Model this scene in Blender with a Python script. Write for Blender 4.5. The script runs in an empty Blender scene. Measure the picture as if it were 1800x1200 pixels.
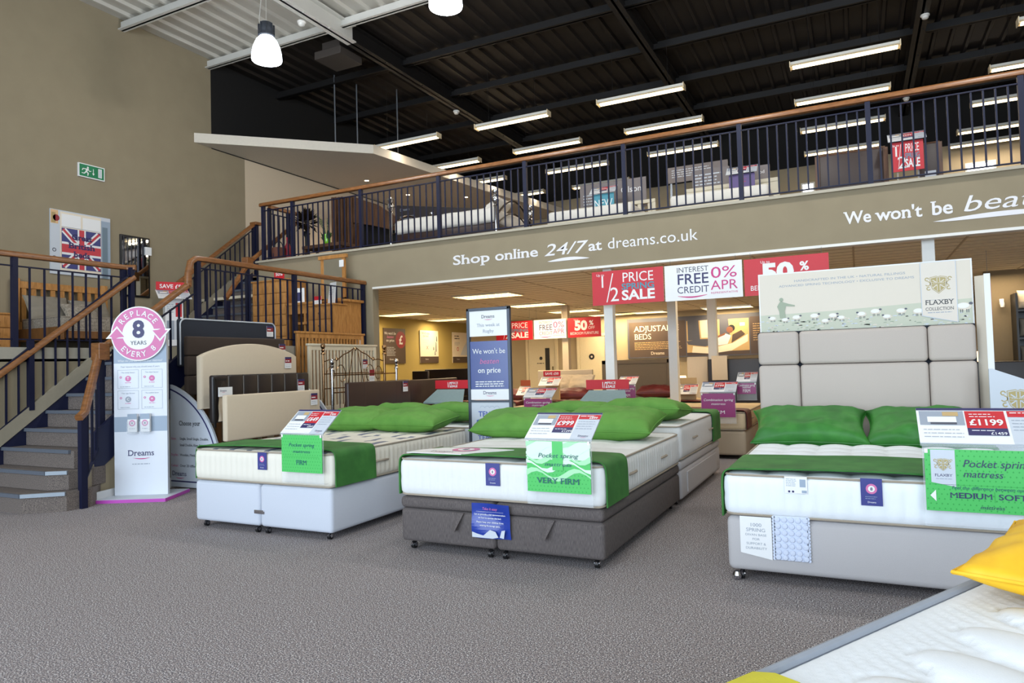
import bpy, math, random
from mathutils import Matrix, Vector, Euler, noise
random.seed(7)
PI = math.pi
C = bpy.context.scene.collection
R_ = math.radians

# ---------------------------------------------------------------- camera model (building frame: X along the gallery front, Y into the shop, Z up)
F_PX, PITCH, ROLL, YAW, CAM_H = 1220.98, 0.0342, -0.0283, 0.46141, 1.2665
def _axes():
    Rz = Matrix.Rotation(YAW, 3, 'Z')
    r = Vector((1, 0, 0)); f = Vector((0, math.cos(PITCH), math.sin(PITCH))); u = Vector((0, -math.sin(PITCH), math.cos(PITCH)))
    c, s = math.cos(ROLL), math.sin(ROLL)
    right = Rz @ (c*r + s*u); up = Rz @ (-s*r + c*u); fw = Rz @ f
    return right, up, fw
RT, UP, FW = _axes()
def ray(px, py): return RT*((px-900)/F_PX) + UP*((600-py)/F_PX) + FW
def onX(px, py, x):
    r = ray(px, py); t = x/r.x; return Vector((x, r.y*t, CAM_H+r.z*t))
def onY(px, py, y):
    r = ray(px, py); t = y/r.y; return Vector((r.x*t, y, CAM_H+r.z*t))
def onZ(px, py, z):
    r = ray(px, py); t = (z-CAM_H)/r.z; return Vector((r.x*t, r.y*t, z))

# ---------------------------------------------------------------- materials
def lin(c):
    c = c/255.0
    return c/12.92 if c <= .04045 else ((c+.055)/1.055)**2.4
def rgb(r, g, b): return (lin(r), lin(g), lin(b), 1)
MATS = {}
def mat(name, col, rough=.6, metal=0, var=.06, scale=30, bump=0, bscale=200, emit=None, alpha=None, trans=0, sheen=0, coat=0, spec=.5):
    if name in MATS: return MATS[name]
    m = bpy.data.materials.new(name); m.use_nodes = True; nt = m.node_tree; b = nt.nodes['Principled BSDF']
    c = rgb(*col)
    tc = nt.nodes.new('ShaderNodeTexCoord')
    n = nt.nodes.new('ShaderNodeTexNoise'); n.inputs['Scale'].default_value = scale; n.inputs['Detail'].default_value = 3
    nt.links.new(tc.outputs['Object'], n.inputs['Vector'])
    mx = nt.nodes.new('ShaderNodeMix'); mx.data_type = 'RGBA'
    mx.inputs['A'].default_value = tuple(v*(1-var) for v in c[:3])+(1,)
    mx.inputs['B'].default_value = tuple(min(1, v*(1+var)) for v in c[:3])+(1,)
    nt.links.new(n.outputs['Fac'], mx.inputs['Factor']); nt.links.new(mx.outputs['Result'], b.inputs['Base Color'])
    b.inputs['Roughness'].default_value = rough; b.inputs['Metallic'].default_value = metal
    b.inputs['Specular IOR Level'].default_value = spec
    if sheen: b.inputs['Sheen Weight'].default_value = sheen
    if coat: b.inputs['Coat Weight'].default_value = coat
    if trans: b.inputs['Transmission Weight'].default_value = trans
    if alpha is not None: b.inputs['Alpha'].default_value = alpha
    if emit: b.inputs['Emission Color'].default_value = rgb(*emit[0]); b.inputs['Emission Strength'].default_value = emit[1]
    if bump:
        n2 = nt.nodes.new('ShaderNodeTexNoise'); n2.inputs['Scale'].default_value = bscale; n2.inputs['Detail'].default_value = 2
        nt.links.new(tc.outputs['Object'], n2.inputs['Vector'])
        bp = nt.nodes.new('ShaderNodeBump'); bp.inputs['Strength'].default_value = bump; bp.inputs['Distance'].default_value = .01
        nt.links.new(n2.outputs['Fac'], bp.inputs['Height']); nt.links.new(bp.outputs['Normal'], b.inputs['Normal'])
    MATS[name] = m
    return m
def ramp_mat(name, cols, scale=(1, 1, 1), nscale=5, rough=.6, detail=4, bump=.1, kind='noise', dist=0, sheen=0):
    """colour ramp over noise or wave, in object space"""
    m = bpy.data.materials.new(name); m.use_nodes = True; nt = m.node_tree; b = nt.nodes['Principled BSDF']
    tc = nt.nodes.new('ShaderNodeTexCoord'); mp = nt.nodes.new('ShaderNodeMapping'); mp.inputs['Scale'].default_value = scale
    nt.links.new(tc.outputs['Object'], mp.inputs['Vector'])
    if kind == 'noise':
        n = nt.nodes.new('ShaderNodeTexNoise'); n.inputs['Scale'].default_value = nscale; n.inputs['Detail'].default_value = detail
        n.inputs['Distortion'].default_value = dist
    elif kind == 'voronoi':
        n = nt.nodes.new('ShaderNodeTexVoronoi'); n.inputs['Scale'].default_value = nscale
    else:
        n = nt.nodes.new('ShaderNodeTexWave'); n.inputs['Scale'].default_value = nscale; n.inputs['Distortion'].default_value = dist
        n.inputs['Detail'].default_value = detail
    nt.links.new(mp.outputs['Vector'], n.inputs['Vector'])
    out = n.outputs['Fac'] if kind != 'voronoi' else n.outputs['Distance']
    cr = nt.nodes.new('ShaderNodeValToRGB'); cr.color_ramp.elements.remove(cr.color_ramp.elements[0])
    cr.color_ramp.elements[0].position = cols[0][0]; cr.color_ramp.elements[0].color = rgb(*cols[0][1])
    for p, c in cols[1:]:
        e = cr.color_ramp.elements.new(p); e.color = rgb(*c)
    nt.links.new(out, cr.inputs['Fac']); nt.links.new(cr.outputs['Color'], b.inputs['Base Color'])
    b.inputs['Roughness'].default_value = rough
    if sheen: b.inputs['Sheen Weight'].default_value = sheen
    if bump:
        bp = nt.nodes.new('ShaderNodeBump'); bp.inputs['Strength'].default_value = bump; bp.inputs['Distance'].default_value = .01
        nt.links.new(out, bp.inputs['Height']); nt.links.new(bp.outputs['Normal'], b.inputs['Normal'])
    MATS[name] = m
    return m

# ---------------------------------------------------------------- text
_gc = {}; SERV = set()
def _raw(s, off, shear=0):
    cu = bpy.data.curves.new('glyph', 'FONT'); cu.body = s; cu.size = 1; cu.offset = off; cu.shear = shear; cu.resolution_u = 3
    ob = bpy.data.objects.new('glyph', cu)
    me = bpy.data.meshes.new_from_object(ob)
    v = [(a.co.x, a.co.y) for a in me.vertices]; f = [tuple(p.vertices) for p in me.polygons]
    bpy.data.objects.remove(ob); bpy.data.curves.remove(cu); bpy.data.meshes.remove(me)
    return v, f
def _w(s, off):
    v, f = _raw(s, off); xs = [a[0] for a in v]; return max(xs)-min(xs)
_v, _ = _raw('H', 0); CAPH = max(a[1] for a in _v)
_v, _ = _raw('x', 0); XH = max(a[1] for a in _v)/CAPH
SER = {'h': 'lt lb rb', 'p': 'lx ld', 'n': 'lx lb rb', 'l': 'ct cb', 'i': 'cx cb', 'W': 'lt', 'w': 'lx rx', 'b': 'lt', 'D': 'lt lb', 'r': 'lx lb', 'm': 'lx lb cb rb',
       'd': 'rt rb', 'F': 'lt lb', 'L': 'lt lb', 'A': 'lb rb', 'X': 'lt lb rt rb', 'B': 'lt lb', 'Y': 'lt rt cb', 'E': 'lt lb', 'I': 'ct cb', 'N': 'lt lb rt', 'T': 'cb',
       'M': 'lb rb', 'U': 'lt rt', 'J': 'rt', 'V': 'lt rt', 'R': 'lt lb rb', 'H': 'lt lb rt rb', 'K': 'lt lb rt rb', 'P': 'lt lb', 'k': 'lt lb rb', 'u': 'lx rx rb', 'f': 'lb', 'a': 'rb', '1': 'cb', 'v': 'lx rx'}
def glyph(c, off):
    if c == 'M': off = 0
    k = (c, off)
    if k not in _gc:
        hh = _gc.setdefault(('HH', off), _w('HH', off)); 
        adv = _w('H'+c+'H', off)-hh if c != '' else 0
        if c == ' ': _gc[k] = ([], [], adv, 0)
        else:
            v, f = _raw(c, off); _gc[k] = (v, f, adv, min(a[0] for a in v))
    return _gc[k]
def text_geo(s, cap=.1, bold=0, serif=False, shear=0, align='c', track=1.0):
    """list of verts (u,v) and faces, cap height = cap, baseline 0"""
    k = cap/CAPH; V = []; Fs = []; x = 0; SERV.clear()
    for ch in s:
        v, f, adv, mn = glyph(ch, bold)
        n0 = len(V)
        V += [(x+a[0], a[1]) for a in v]; Fs += [tuple(i+n0 for i in p) for p in f]
        if serif and ch in SER and v:
            x0 = min(a[0] for a in v)+x; x1 = max(a[0] for a in v)+x; y0 = min(a[1] for a in v); y1 = max(a[1] for a in v)
            sw = .09+2*bold; th = .045+bold*.8; hw = sw*(.98 if ch not in 'mwMWNnhil' else .8)
            for t in SER[ch].split():
                cx = {'l': x0+sw/2, 'r': x1-sw/2, 'c': (x0+x1)/2}[t[0]]
                yy = {'b': th/2, 'x': XH*CAPH-th/2, 't': y1-th/2, 'd': y0+th/2}[t[1]]
                n = len(V); SERV.update(range(n, n+4)); V += [(cx-hw, yy-th/2), (cx+hw, yy-th/2), (cx+hw, yy+th/2), (cx-hw, yy+th/2)]; Fs.append((n, n+1, n+2, n+3))
        x += adv*track
    w = x*k
    o = {'c': -w/2, 'l': 0, 'r': -w}[align]
    return [(a*k+o+shear*b*k, b*k) for a, b in V], Fs, w

# ---------------------------------------------------------------- mesh builder
class MB:
    def __init__(s): s.v = []; s.f = []; s.m = []; s.mats = []; s.cur = 0; s.M = None
    def use(s, m):
        if m not in s.mats: s.mats.append(m)
        s.cur = s.mats.index(m); return s
    def add(s, vs, fs):
        n = len(s.v)
        if s.M is not None: vs = [tuple(s.M @ Vector(v)) for v in vs]
        s.v += [tuple(v) for v in vs]; s.f += [tuple(i+n for i in f) for f in fs]; s.m += [s.cur]*len(fs); return s
    def box(s, x0, y0, z0, x1, y1, z1, bev=0):
        if bev <= 0:
            return s.add([(x0, y0, z0), (x1, y0, z0), (x1, y1, z0), (x0, y1, z0), (x0, y0, z1), (x1, y0, z1), (x1, y1, z1), (x0, y1, z1)],
                         [(0, 3, 2, 1), (4, 5, 6, 7), (0, 1, 5, 4), (1, 2, 6, 5), (2, 3, 7, 6), (3, 0, 4, 7)])
        b = min(bev, (x1-x0)*.49, (y1-y0)*.49, (z1-z0)*.49)
        # rounded rectangle prism with bevelled top and bottom
        def ring(ins, z):
            pts = []
            r = b
            for cx, cy, a0 in ((x1-r, y1-r, 0), (x0+r, y1-r, 90), (x0+r, y0+r, 180), (x1-r, y0+r, 270)):
                for k in range(4):
                    a = R_(a0+k*30); rr = r-ins
                    pts.append((cx+rr*math.cos(a), cy+rr*math.sin(a), z))
            return pts
        rings = [ring(b*.95, z0), ring(b*.5, z0+b*.13), ring(b*.13, z0+b*.5), ring(0, z0+b), ring(0, z1-b), ring(b*.13, z1-b*.5), ring(b*.5, z1-b*.13), ring(b*.95, z1)]
        vs = [p for r in rings for p in r]; n = 16; fs = []
        for i in range(len(rings)-1):
            for j in range(n): fs.append((i*n+j, i*n+(j+1) % n, (i+1)*n+(j+1) % n, (i+1)*n+j))
        fs.append(tuple(range(n-1, -1, -1))); fs.append(tuple((len(rings)-1)*n+j for j in range(n)))
        return s.add(vs, fs)
    def obox(s, a, b, w, h, up=(0, 0, 1)):
        """bar from a to b, width w (sideways), height h (along up)"""
        a = Vector(a); b = Vector(b); d = (b-a).normalized(); up = Vector(up)
        sd = d.cross(up)
        if sd.length < 1e-4: sd = Vector((1, 0, 0))
        sd.normalize(); u = sd.cross(d).normalized()
        vs = []
        for p in (a, b):
            for i, j in ((-1, -1), (1, -1), (1, 1), (-1, 1)): vs.append(p+sd*(w/2*i)+u*(h/2*j))
        return s.add(vs, [(0, 1, 2, 3), (7, 6, 5, 4), (0, 4, 5, 1), (1, 5, 6, 2), (2, 6, 7, 3), (3, 7, 4, 0)])
    def tube(s, pts, r, seg=8, prof=None, up=(0, 0, 1), closed=False):
        """sweep a circle (or 2-D profile list) along pts; r float or list"""
        pts = [Vector(p) for p in pts]; n = len(pts); vs = []
        pr = prof or [(math.cos(2*PI*k/seg), math.sin(2*PI*k/seg)) for k in range(seg)]; sg = len(pr)
        prev = None
        for i, p in enumerate(pts):
            if closed: d = (pts[(i+1) % n]-pts[i-1])
            else: d = pts[min(i+1, n-1)]-pts[max(i-1, 0)]
            d.normalize()
            if prof or prev is None:
                sd = d.cross(Vector(up))
                if sd.length < 1e-3: sd = d.cross(Vector((0, 1, 0))) if prev is None else prev
            else: sd = prev-d*prev.dot(d)
            sd.normalize(); prev = sd; u = sd.cross(d)
            rr = r[i] if isinstance(r, (list, tuple)) else r
            for a, b in pr: vs.append(p+sd*a*rr+u*b*rr)
        fs = []
        for i in range(n if closed else n-1):
            for k in range(sg):
                i2 = (i+1) % n
                fs.append((i*sg+k, i*sg+(k+1) % sg, i2*sg+(k+1) % sg, i2*sg+k))
        if not closed:
            fs.append(tuple(range(sg-1, -1, -1))); fs.append(tuple((n-1)*sg+k for k in range(sg)))
        return s.add(vs, fs)
    def lathe(s, prof, c=(0, 0, 0), seg=16):
        """prof list of (r,z)"""
        vs = []; fs = []
        for r, z in prof:
            for k in range(seg):
                a = 2*PI*k/seg; vs.append((c[0]+r*math.cos(a), c[1]+r*math.sin(a), c[2]+z))
        for i in range(len(prof)-1):
            for k in range(seg): fs.append((i*seg+k, i*seg+(k+1) % seg, (i+1)*seg+(k+1) % seg, (i+1)*seg+k))
        fs.append(tuple(range(seg-1, -1, -1))); fs.append(tuple((len(prof)-1)*seg+k for k in range(seg)))
        return s.add(vs, fs)
    def prism(s, poly, y0, y1):
        """polygon in local XZ extruded y0..y1"""
        n = len(poly); vs = [(a, y0, b) for a, b in poly]+[(a, y1, b) for a, b in poly]
        fs = [tuple(range(n)), tuple(range(2*n-1, n-1, -1))]+[(i, i+n, (i+1) % n+n, (i+1) % n) for i in range(n)]
        return s.add(vs, fs)
    def hprism(s, poly, z0, z1):
        n = len(poly); vs = [(a, b, z0) for a, b in poly]+[(a, b, z1) for a, b in poly]
        fs = [tuple(range(n-1, -1, -1)), tuple(range(n, 2*n))]+[(i, (i+1) % n, (i+1) % n+n, i+n) for i in range(n)]
        return s.add(vs, fs)
    # flat printing, in a sign's own XZ plane, layer by layer in front of y=0
    def rect(s, m, u0, v0, u1, v1, L=1):
        s.use(m); y = -.0012*L; return s.add([(u0, y, v0), (u1, y, v0), (u1, y, v1), (u0, y, v1)], [(0, 1, 2, 3)])
    def flat(s, m, poly, L=1):
        s.use(m); y = -.0012*L; return s.add([(a, y, b) for a, b in poly], [tuple(range(len(poly)))])
    def disc(s, m, u, v, r, L=1, r2=0, a0=0, a1=360, seg=40):
        s.use(m); y = -.0012*L; n = max(3, int(seg*(a1-a0)/360)); vs = []; fs = []
        for k in range(n+1):
            a = R_(a0+(a1-a0)*k/n); vs += [(u+r*math.cos(a), y, v+r*math.sin(a)), (u+r2*math.cos(a), y, v+r2*math.sin(a))]
        for k in range(n): fs.append((2*k, 2*k+2, 2*k+3, 2*k+1))
        return s.add(vs, fs)
    def text(s, m, t, u, v, cap, bold=0, serif=False, shear=0, align='c', L=2, rot=0, track=1.0, w=None):
        s.use(m); V, Fs, wd = text_geo(t, cap, bold, serif, shear, align, track); y = -.0012*L
        if w: k = w/wd; V = [(a*k, b) for a, b in V]
        c, sn = math.cos(rot), math.sin(rot)
        return s.add([(u+a*c-b*sn, y-(.0005 if i in SERV else 0), v+a*sn+b*c) for i, (a, b) in enumerate(V)], Fs)
    def lines(s, m, u0, v0, u1, n, dv, th, L=2, jit=.25, cen=False):
        """greeked small print"""
        for k in range(n):
            e = u1-(u1-u0)*random.random()*jit; z = v0-k*dv
            a, b = (u0, e) if not cen else (u0+(u1-e)/2, u1-(u1-e)/2)
            x = a
            while x < b:
                w = min((.8+2.2*random.random())*th*2.2, b-x); s.rect(m, x, z, x+w, z+th, L); x += w+th*.9
        return s
    def build(s, name, mats=None, parent=None, smooth=False, loc=None, rot=None, angle=40):
        me = bpy.data.meshes.new(name); me.from_pydata(s.v, [], s.f)
        if mats is None: mats = s.mats; me.polygons.foreach_set('material_index', s.m)
        elif not isinstance(mats, (list, tuple)): mats = [mats]
        else: me.polygons.foreach_set('material_index', s.m)
        for m in mats: me.materials.append(m)
        me.update()
        if smooth:
            me.polygons.foreach_set('use_smooth', [True]*len(me.polygons))
            if angle < 180: me.set_sharp_from_angle(angle=R_(angle))
        o = bpy.data.objects.new(name, me); C.objects.link(o)
        if parent is not None: o.parent = parent
        if loc is not None: o.location = loc
        if rot is not None: o.rotation_euler = rot
        return o
def tag(o, label=None, cat=None, group=None, kind=None):
    if label: o['label'] = label
    if cat: o['category'] = cat
    if group: o['group'] = group
    if kind: o['kind'] = kind
    return o
def thing(name, label, cat, loc=(0, 0, 0), rz=0, group=None, rx=0):
    o = bpy.data.objects.new(name, None); C.objects.link(o); o.empty_display_size = .1
    o.location = loc; o.rotation_euler = (rx, 0, rz)
    return tag(o, label, cat, group)
def struct(name, mb, m, smooth=False):
    return tag(mb.build(name, m, smooth=smooth), kind='structure')
def copytree(o, parent=None, kids=None):
    c = o.copy(); C.objects.link(c)
    if parent is not None: c.parent = parent
    for ch in [q for q in C.objects if q.parent == o]: copytree(ch, c)
    return c
TAUPE = ramp_mat('taupe wall paint', [(0, (136, 124, 101)), (1, (150, 138, 113))], nscale=3, rough=.85, bump=.02)
CREAMW = mat('cream wall paint', (206, 190, 165), .85, var=.03)
MUSTARD = mat('mustard wall paint', (168, 148, 84), .85, var=.05, scale=2)
BEIGEW = mat('beige wall paint', (170, 155, 128), .85, var=.04, scale=2)
BLACKP = mat('black paint', (12, 11, 11), .8, var=.1)
BLACKROOF = mat('black roof sheet', (22, 17, 14), .6, var=.15, scale=2)
BLACKSTEEL = mat('black painted steel', (20, 18, 18), .55, var=.1)
WHITEROOF = mat('white roof sheet', (190, 186, 176), .5, var=.04, scale=2)
WHITESTEEL = mat('white painted steel', (205, 203, 196), .45, var=.03)
WHITE = mat('white gloss paint', (226, 224, 218), .4, var=.02)
WHITETRIM = mat('white skirting paint', (205, 205, 205), .4, var=.02)
CARPET = ramp_mat('speckled carpet', [(.36, (40, 42, 54)), (.42, (96, 96, 106)), (.48, (132, 116, 106)), (.53, (122, 122, 130)), (.58, (170, 152, 140)), (.64, (224, 224, 226))], nscale=150, rough=.97, detail=4, bump=.1)
CARPETM = ramp_mat('stair carpet', [(.3, (66, 60, 58)), (.5, (108, 98, 92)), (.7, (138, 126, 118))], nscale=170, rough=.97, detail=2, bump=.3)
NOSING = mat('grey rubber nosing', (92, 98, 108), .5, var=.08)
NOSINGT = mat('paler nosing', (150, 160, 170), .35, var=.05)  # paler grey for the angled nosing ends
BLUE = mat('navy blue painted steel', (12, 17, 46), .5, var=.08, scale=8, spec=.35)
BLUED = mat('dark blue stringer', (16, 22, 54), .5, var=.08)
OAKR = ramp_mat('varnished handrail oak', [(.2, (92, 56, 28)), (.5, (126, 80, 42)), (.8, (150, 100, 56))], scale=(1, 1, 6), nscale=9, rough=.35, detail=5, bump=.05, dist=1)
OAK = ramp_mat('light oak', [(.2, (142, 94, 44)), (.5, (176, 122, 62)), (.8, (196, 144, 84))], scale=(3, 3, .6), nscale=9, rough=.5, detail=5, bump=.08, dist=1)
OAKD = ramp_mat('darker brown oak', [(.2, (96, 62, 30)), (.8, (128, 86, 44))], scale=(3, 3, .6), nscale=9, rough=.5)  # darker oak for legs, struts, rails and knobs
WALNUT = ramp_mat('walnut cladding', [(.2, (58, 38, 26)), (.5, (92, 62, 42)), (.8, (118, 82, 56))], scale=(4, 4, .5), nscale=8, rough=.5, detail=5)
CREAMP = mat('cream painted wood', (212, 202, 178), .5, var=.03)
TILE = mat('ceiling tile', (226, 214, 188), .9, var=.05, scale=60, bump=.1, bscale=150)
TILEG = mat('ceiling grid', (178, 160, 130), .6)
METAL = mat('chrome', (200, 200, 205), .12, metal=1, var=.02)
BRASS = mat('antique brass', (150, 118, 86), .22, metal=1, var=.1)
ALU = mat('grey aluminium', (140, 146, 154), .35, metal=.6, var=.03)
GUN = mat('gunmetal frame', (74, 80, 90), .4, metal=.5, var=.04)
BLACKPL = mat('black plastic', (20, 20, 22), .4)
ACRYL = mat('clear acrylic', (235, 240, 245), .05, trans=0, alpha=.16, spec=.8, coat=.5)
GLASSM = mat('mirror glass', (235, 238, 240), .03, metal=1, var=.01)
# bed fabrics
MATTW = mat('white mattress ticking', (232, 236, 240), .8, var=.015, scale=40, bump=.12, bscale=400)
MATTC = mat('cream mattress ticking', (224, 224, 222), .8, var=.03, scale=30, bump=.12, bscale=400)
MATTG = mat('warm cream mattress ticking', (212, 192, 158), .85, var=.03)
PIPEG = mat('grey piping', (150, 156, 166), .7)
PIPEC = mat('taupe piping', (160, 148, 132), .7)
def ticking_stripes():
    m = mat('striped ticking', (224, 218, 204), .8, var=.02, bump=.1, bscale=400)
    nt = m.node_tree; b = nt.nodes['Principled BSDF']
    tc = nt.nodes.new('ShaderNodeTexCoord'); sp = nt.nodes.new('ShaderNodeSeparateXYZ'); nt.links.new(tc.outputs['Object'], sp.inputs[0])
    def mth(op, a, bb=None):
        n = nt.nodes.new('ShaderNodeMath'); n.operation = op
        for i, q in enumerate((a, bb)):
            if q is None: continue
            if isinstance(q, (int, float)): n.inputs[i].default_value = q
            else: nt.links.new(q, n.inputs[i])
        return n.outputs[0]
    fx = mth('FRACT', mth('MULTIPLY', sp.outputs[0], 5.2)); fy = mth('FRACT', mth('ADD', mth('MULTIPLY', sp.outputs[1], 2.6), mth('MULTIPLY', mth('FLOOR', mth('MULTIPLY', sp.outputs[0], 5.2)), .5)))
    msk = mth('MULTIPLY', mth('LESS_THAN', fx, .3), mth('LESS_THAN', fy, .62))
    ge = nt.nodes.new('ShaderNodeNewGeometry'); s2 = nt.nodes.new('ShaderNodeSeparateXYZ'); nt.links.new(ge.outputs['Normal'], s2.inputs[0]); msk = mth('MULTIPLY', msk, mth('GREATER_THAN', s2.outputs[2], .75))
    mx = nt.nodes.new('ShaderNodeMix'); mx.data_type = 'RGBA'; nt.links.new(msk, mx.inputs['Factor'])
    mx.inputs['A'].default_value = rgb(226, 220, 206); mx.inputs['B'].default_value = rgb(118, 122, 138)
    nt.links.new(mx.outputs['Result'], b.inputs['Base Color']); return m
MATTS = ticking_stripes()
def velvet(name, a, b, c, rough=.75):
    return ramp_mat(name, [(.2, a), (.5, b), (.8, c)], nscale=7, rough=rough, detail=6, bump=.04)
GREENV = velvet('green velvet', (44, 96, 40), (54, 116, 48), (70, 134, 58))
GREENP = velvet('bright green pillow cotton', (74, 124, 42), (88, 140, 52), (100, 150, 62))
GREEND = velvet('deep green velvet pillow', (28, 92, 26), (38, 112, 32), (62, 140, 50), .55)
BURG = velvet('burgundy satin', (66, 14, 20), (88, 20, 28), (112, 34, 38), .5)
YELLOW = velvet('yellow velvet', (206, 150, 12), (230, 178, 24), (238, 196, 60), .6)
DIVW = mat('pale grey divan cloth', (198, 202, 212), .9, var=.03, scale=120, bump=.25, bscale=600)
DIVG = ramp_mat('charcoal weave', [(.3, (72, 66, 66)), (.55, (96, 88, 86)), (.8, (116, 108, 104))], scale=(14, 14, 1.2), nscale=24, rough=.9, detail=3, bump=.25)
DIVL = mat('light grey weave', (186, 182, 182), .9, var=.05, scale=180, bump=.3, bscale=600)
DIVM = mat('mushroom weave', (166, 154, 148), .9, var=.05, scale=120, bump=.3, bscale=500)
DIVB = mat('sand divan cloth', (184, 168, 146), .9, var=.04, scale=120, bump=.2, bscale=500)
HEADF = mat('dove weave headboard', (196, 184, 174), .92, var=.08, scale=220, bump=.35, bscale=700)
NAVYF = mat('charcoal navy wool', (40, 44, 54), .9, var=.08, scale=80, bump=.2, bscale=400)
BROWNF = mat('brown weave', (62, 50, 42), .9, var=.08, scale=80, bump=.2, bscale=400)
CREAMF = mat('cream suede', (206, 190, 166), .8, var=.03, scale=30, bump=.1, bscale=300)
LEATH = mat('black brown leather', (34, 27, 26), .38, var=.1, scale=40, bump=.15, bscale=120)
LEATHB = mat('brown leather', (50, 32, 26), .4, var=.1, scale=40, bump=.1, bscale=120)
STITCH = mat('pale stitching', (150, 140, 130), .8)
GREYF = mat('grey brown headboard cloth', (108, 96, 80), .9, var=.05)
DUVET = mat('white duvet cotton', (226, 220, 210), .85, var=.02, bump=.1, bscale=20)
TAUPEC = ramp_mat('patterned taupe bedding', [(.2, (104, 96, 84)), (.5, (142, 132, 118)), (.8, (176, 168, 154))], nscale=40, rough=.9, detail=4, bump=.2)
LINEN = mat('taupe linen', (134, 126, 112), .9, var=.05)
# print colours
def pc(name, r, g, b, rough=.45): return mat('print '+name, (r, g, b), rough, var=.01)
P_W = pc('white', 232, 232, 232); P_RED = pc('red', 196, 26, 40); P_NAVY = pc('navy', 44, 42, 92); P_GREY = pc('grey', 150, 158, 170)
P_LG = pc('light grey', 196, 202, 210); P_PINK = pc('pink', 206, 110, 160); P_PINKD = pc('magenta', 196, 40, 120); P_MAG = pc('purple magenta', 186, 70, 176)
P_GREEN = pc('bright green', 84, 190, 100, .25); P_GREEND = pc('dark green', 62, 164, 82, .25); P_TEAL = pc('teal', 60, 140, 160); P_BLUE = pc('royal blue', 36, 60, 150, .25)
P_GOLD = pc('gold', 172, 154, 96); P_BLACK = pc('black', 30, 30, 34); P_PURP = pc('plum', 132, 46, 96); P_BROWN = pc('brown', 76, 62, 54)
P_CREAM = pc('cream', 228, 216, 196); P_BLUEG = pc('blue grey', 150, 165, 182); P_DG = pc('charcoal', 78, 80, 92); P_SKIN = pc('skin brown', 120, 76, 56)
P_FIELD = pc('pale field', 190, 192, 170); P_FIELD2 = pc('grass grey', 150, 160, 136); P_SKY = pc('pale sky', 216, 205, 188)
P_PEACH = pc('peach', 214, 176, 130); P_LBLUE = pc('pale blue', 186, 208, 222); P_UKB = pc('flag blue', 62, 66, 122); P_UKR = pc('flag red', 196, 62, 72); P_EXIT = pc('exit green', 10, 120, 76)
P_MAROON = pc('deep maroon', 140, 30, 44); P_TAN = pc('warm tan', 190, 160, 110); P_OLIVE = pc('mattress tan', 170, 146, 96); P_STEEL = pc('steel blue', 110, 128, 140)
P_TEXT = pc('wall lettering', 226, 224, 226)
TUBE = mat('fluorescent tube', (255, 250, 235), .3, emit=((255, 226, 176), 5))
TROFF = mat('louvred light', (255, 250, 235), .3, emit=((255, 226, 170), 15))
LAMPG = mat('bay lamp glass', (255, 255, 255), .3, emit=((235, 245, 255), 14))
SPOT = mat('spot lamp', (255, 250, 235), .3, emit=((255, 220, 170), 20))
SHADEM = mat('lit lampshade', (255, 236, 200), .6, emit=((255, 214, 150), 3))
SCREENW = mat('glowing wall panel', (255, 255, 255), .5, emit=((250, 250, 255), 4))
# ================================================================= room shell
YF, XO = 8.93, -6.90          # gallery front plane, left edge of the opening under the gallery
ZC, ZG0, ZG1, ZR = 2.62, 2.556, 3.22, 7.34
YB = 19.0                     # back wall
struct('floor', MB().box(-11.2, -4.6, -.1, 9, YB+.2, 0), CARPET)
w = MB().box(-11.2, -4.6, 0, -11, 9.34, ZR+.3).box(-11.2, 9.34, 0, -11, 10.15, 5.6)
struct('wall_left', w, TAUPE)
struct('wall_left_black', MB().box(-11.2, 9.34, 5.6, -11, YB, ZR+.3), BLACKP)
struct('wall_left_cream', MB().box(-11.2, 10.15, 3.2, -11, YB, 5.6), CREAMW)
struct('wall_left_mustard', MB().box(-11.2, 10.15, 0, -11, YB+.2, 3.0), MUSTARD)
struct('wall_right', MB().box(9, -4.6, 0, 9.2, YB, ZR+.3), TAUPE)
# window front behind the camera
wf = MB().box(-11.2, -4.8, 0, 9.2, -4.6, .15).box(-11.2, -4.8, 5.2, 9.2, -4.6, ZR+.3).box(-11.2, -4.8, 0, -9.4, -4.6, 5.3).box(7.2, -4.8, 0, 9.2, -4.6, 5.3)
struct('wall_front', wf, TAUPE)
fr = MB()
for i in range(12): fr.box(-9.4+i*1.5, -4.78, .15, -9.32+i*1.5, -4.62, 5.2)
fr.box(-9.4, -4.78, 2.4, 7.2, -4.62, 2.5)
struct('window_1', fr, ALU)
# corrugated roof, ribs along Y
def roof(name, y0, y1, m, z=ZR):
    b = MB(); xs = []; x = -11.0
    while x < 9:
        xs += [(x, z), (x+.20, z), (x+.225, z-.05), (x+.275, z-.05), (x+.30, z)]; x += .30
    n = len(xs); vs = [(a, y0, c) for a, c in xs]+[(a, y1, c) for a, c in xs]
    b.add(vs, [(i, i+n, i+n+1, i+1) for i in range(n-1)])
    b.box(-11, y0, z+.02, 9, y1, z+.1)
    return struct(name, b, m)
roof('ceiling_white', -4.6, 9.34, WHITEROOF); roof('ceiling_black', 9.34, YB, BLACKROOF)
n = 1
for y in (.3, 2.1, 3.9, 5.75, 7.55, 9.30, 11.1, 12.9, 14.7, 16.5, 18.3):
    p = MB(); p.box(-11, y-.035, ZR-.2, 9, y+.035, ZR-.05).box(-11, y-.09, ZR-.2, 9, y+.0, ZR-.185)
    struct('trim_%d' % n, p, WHITESTEEL if y < 9.4 else BLACKSTEEL); n += 1
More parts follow.
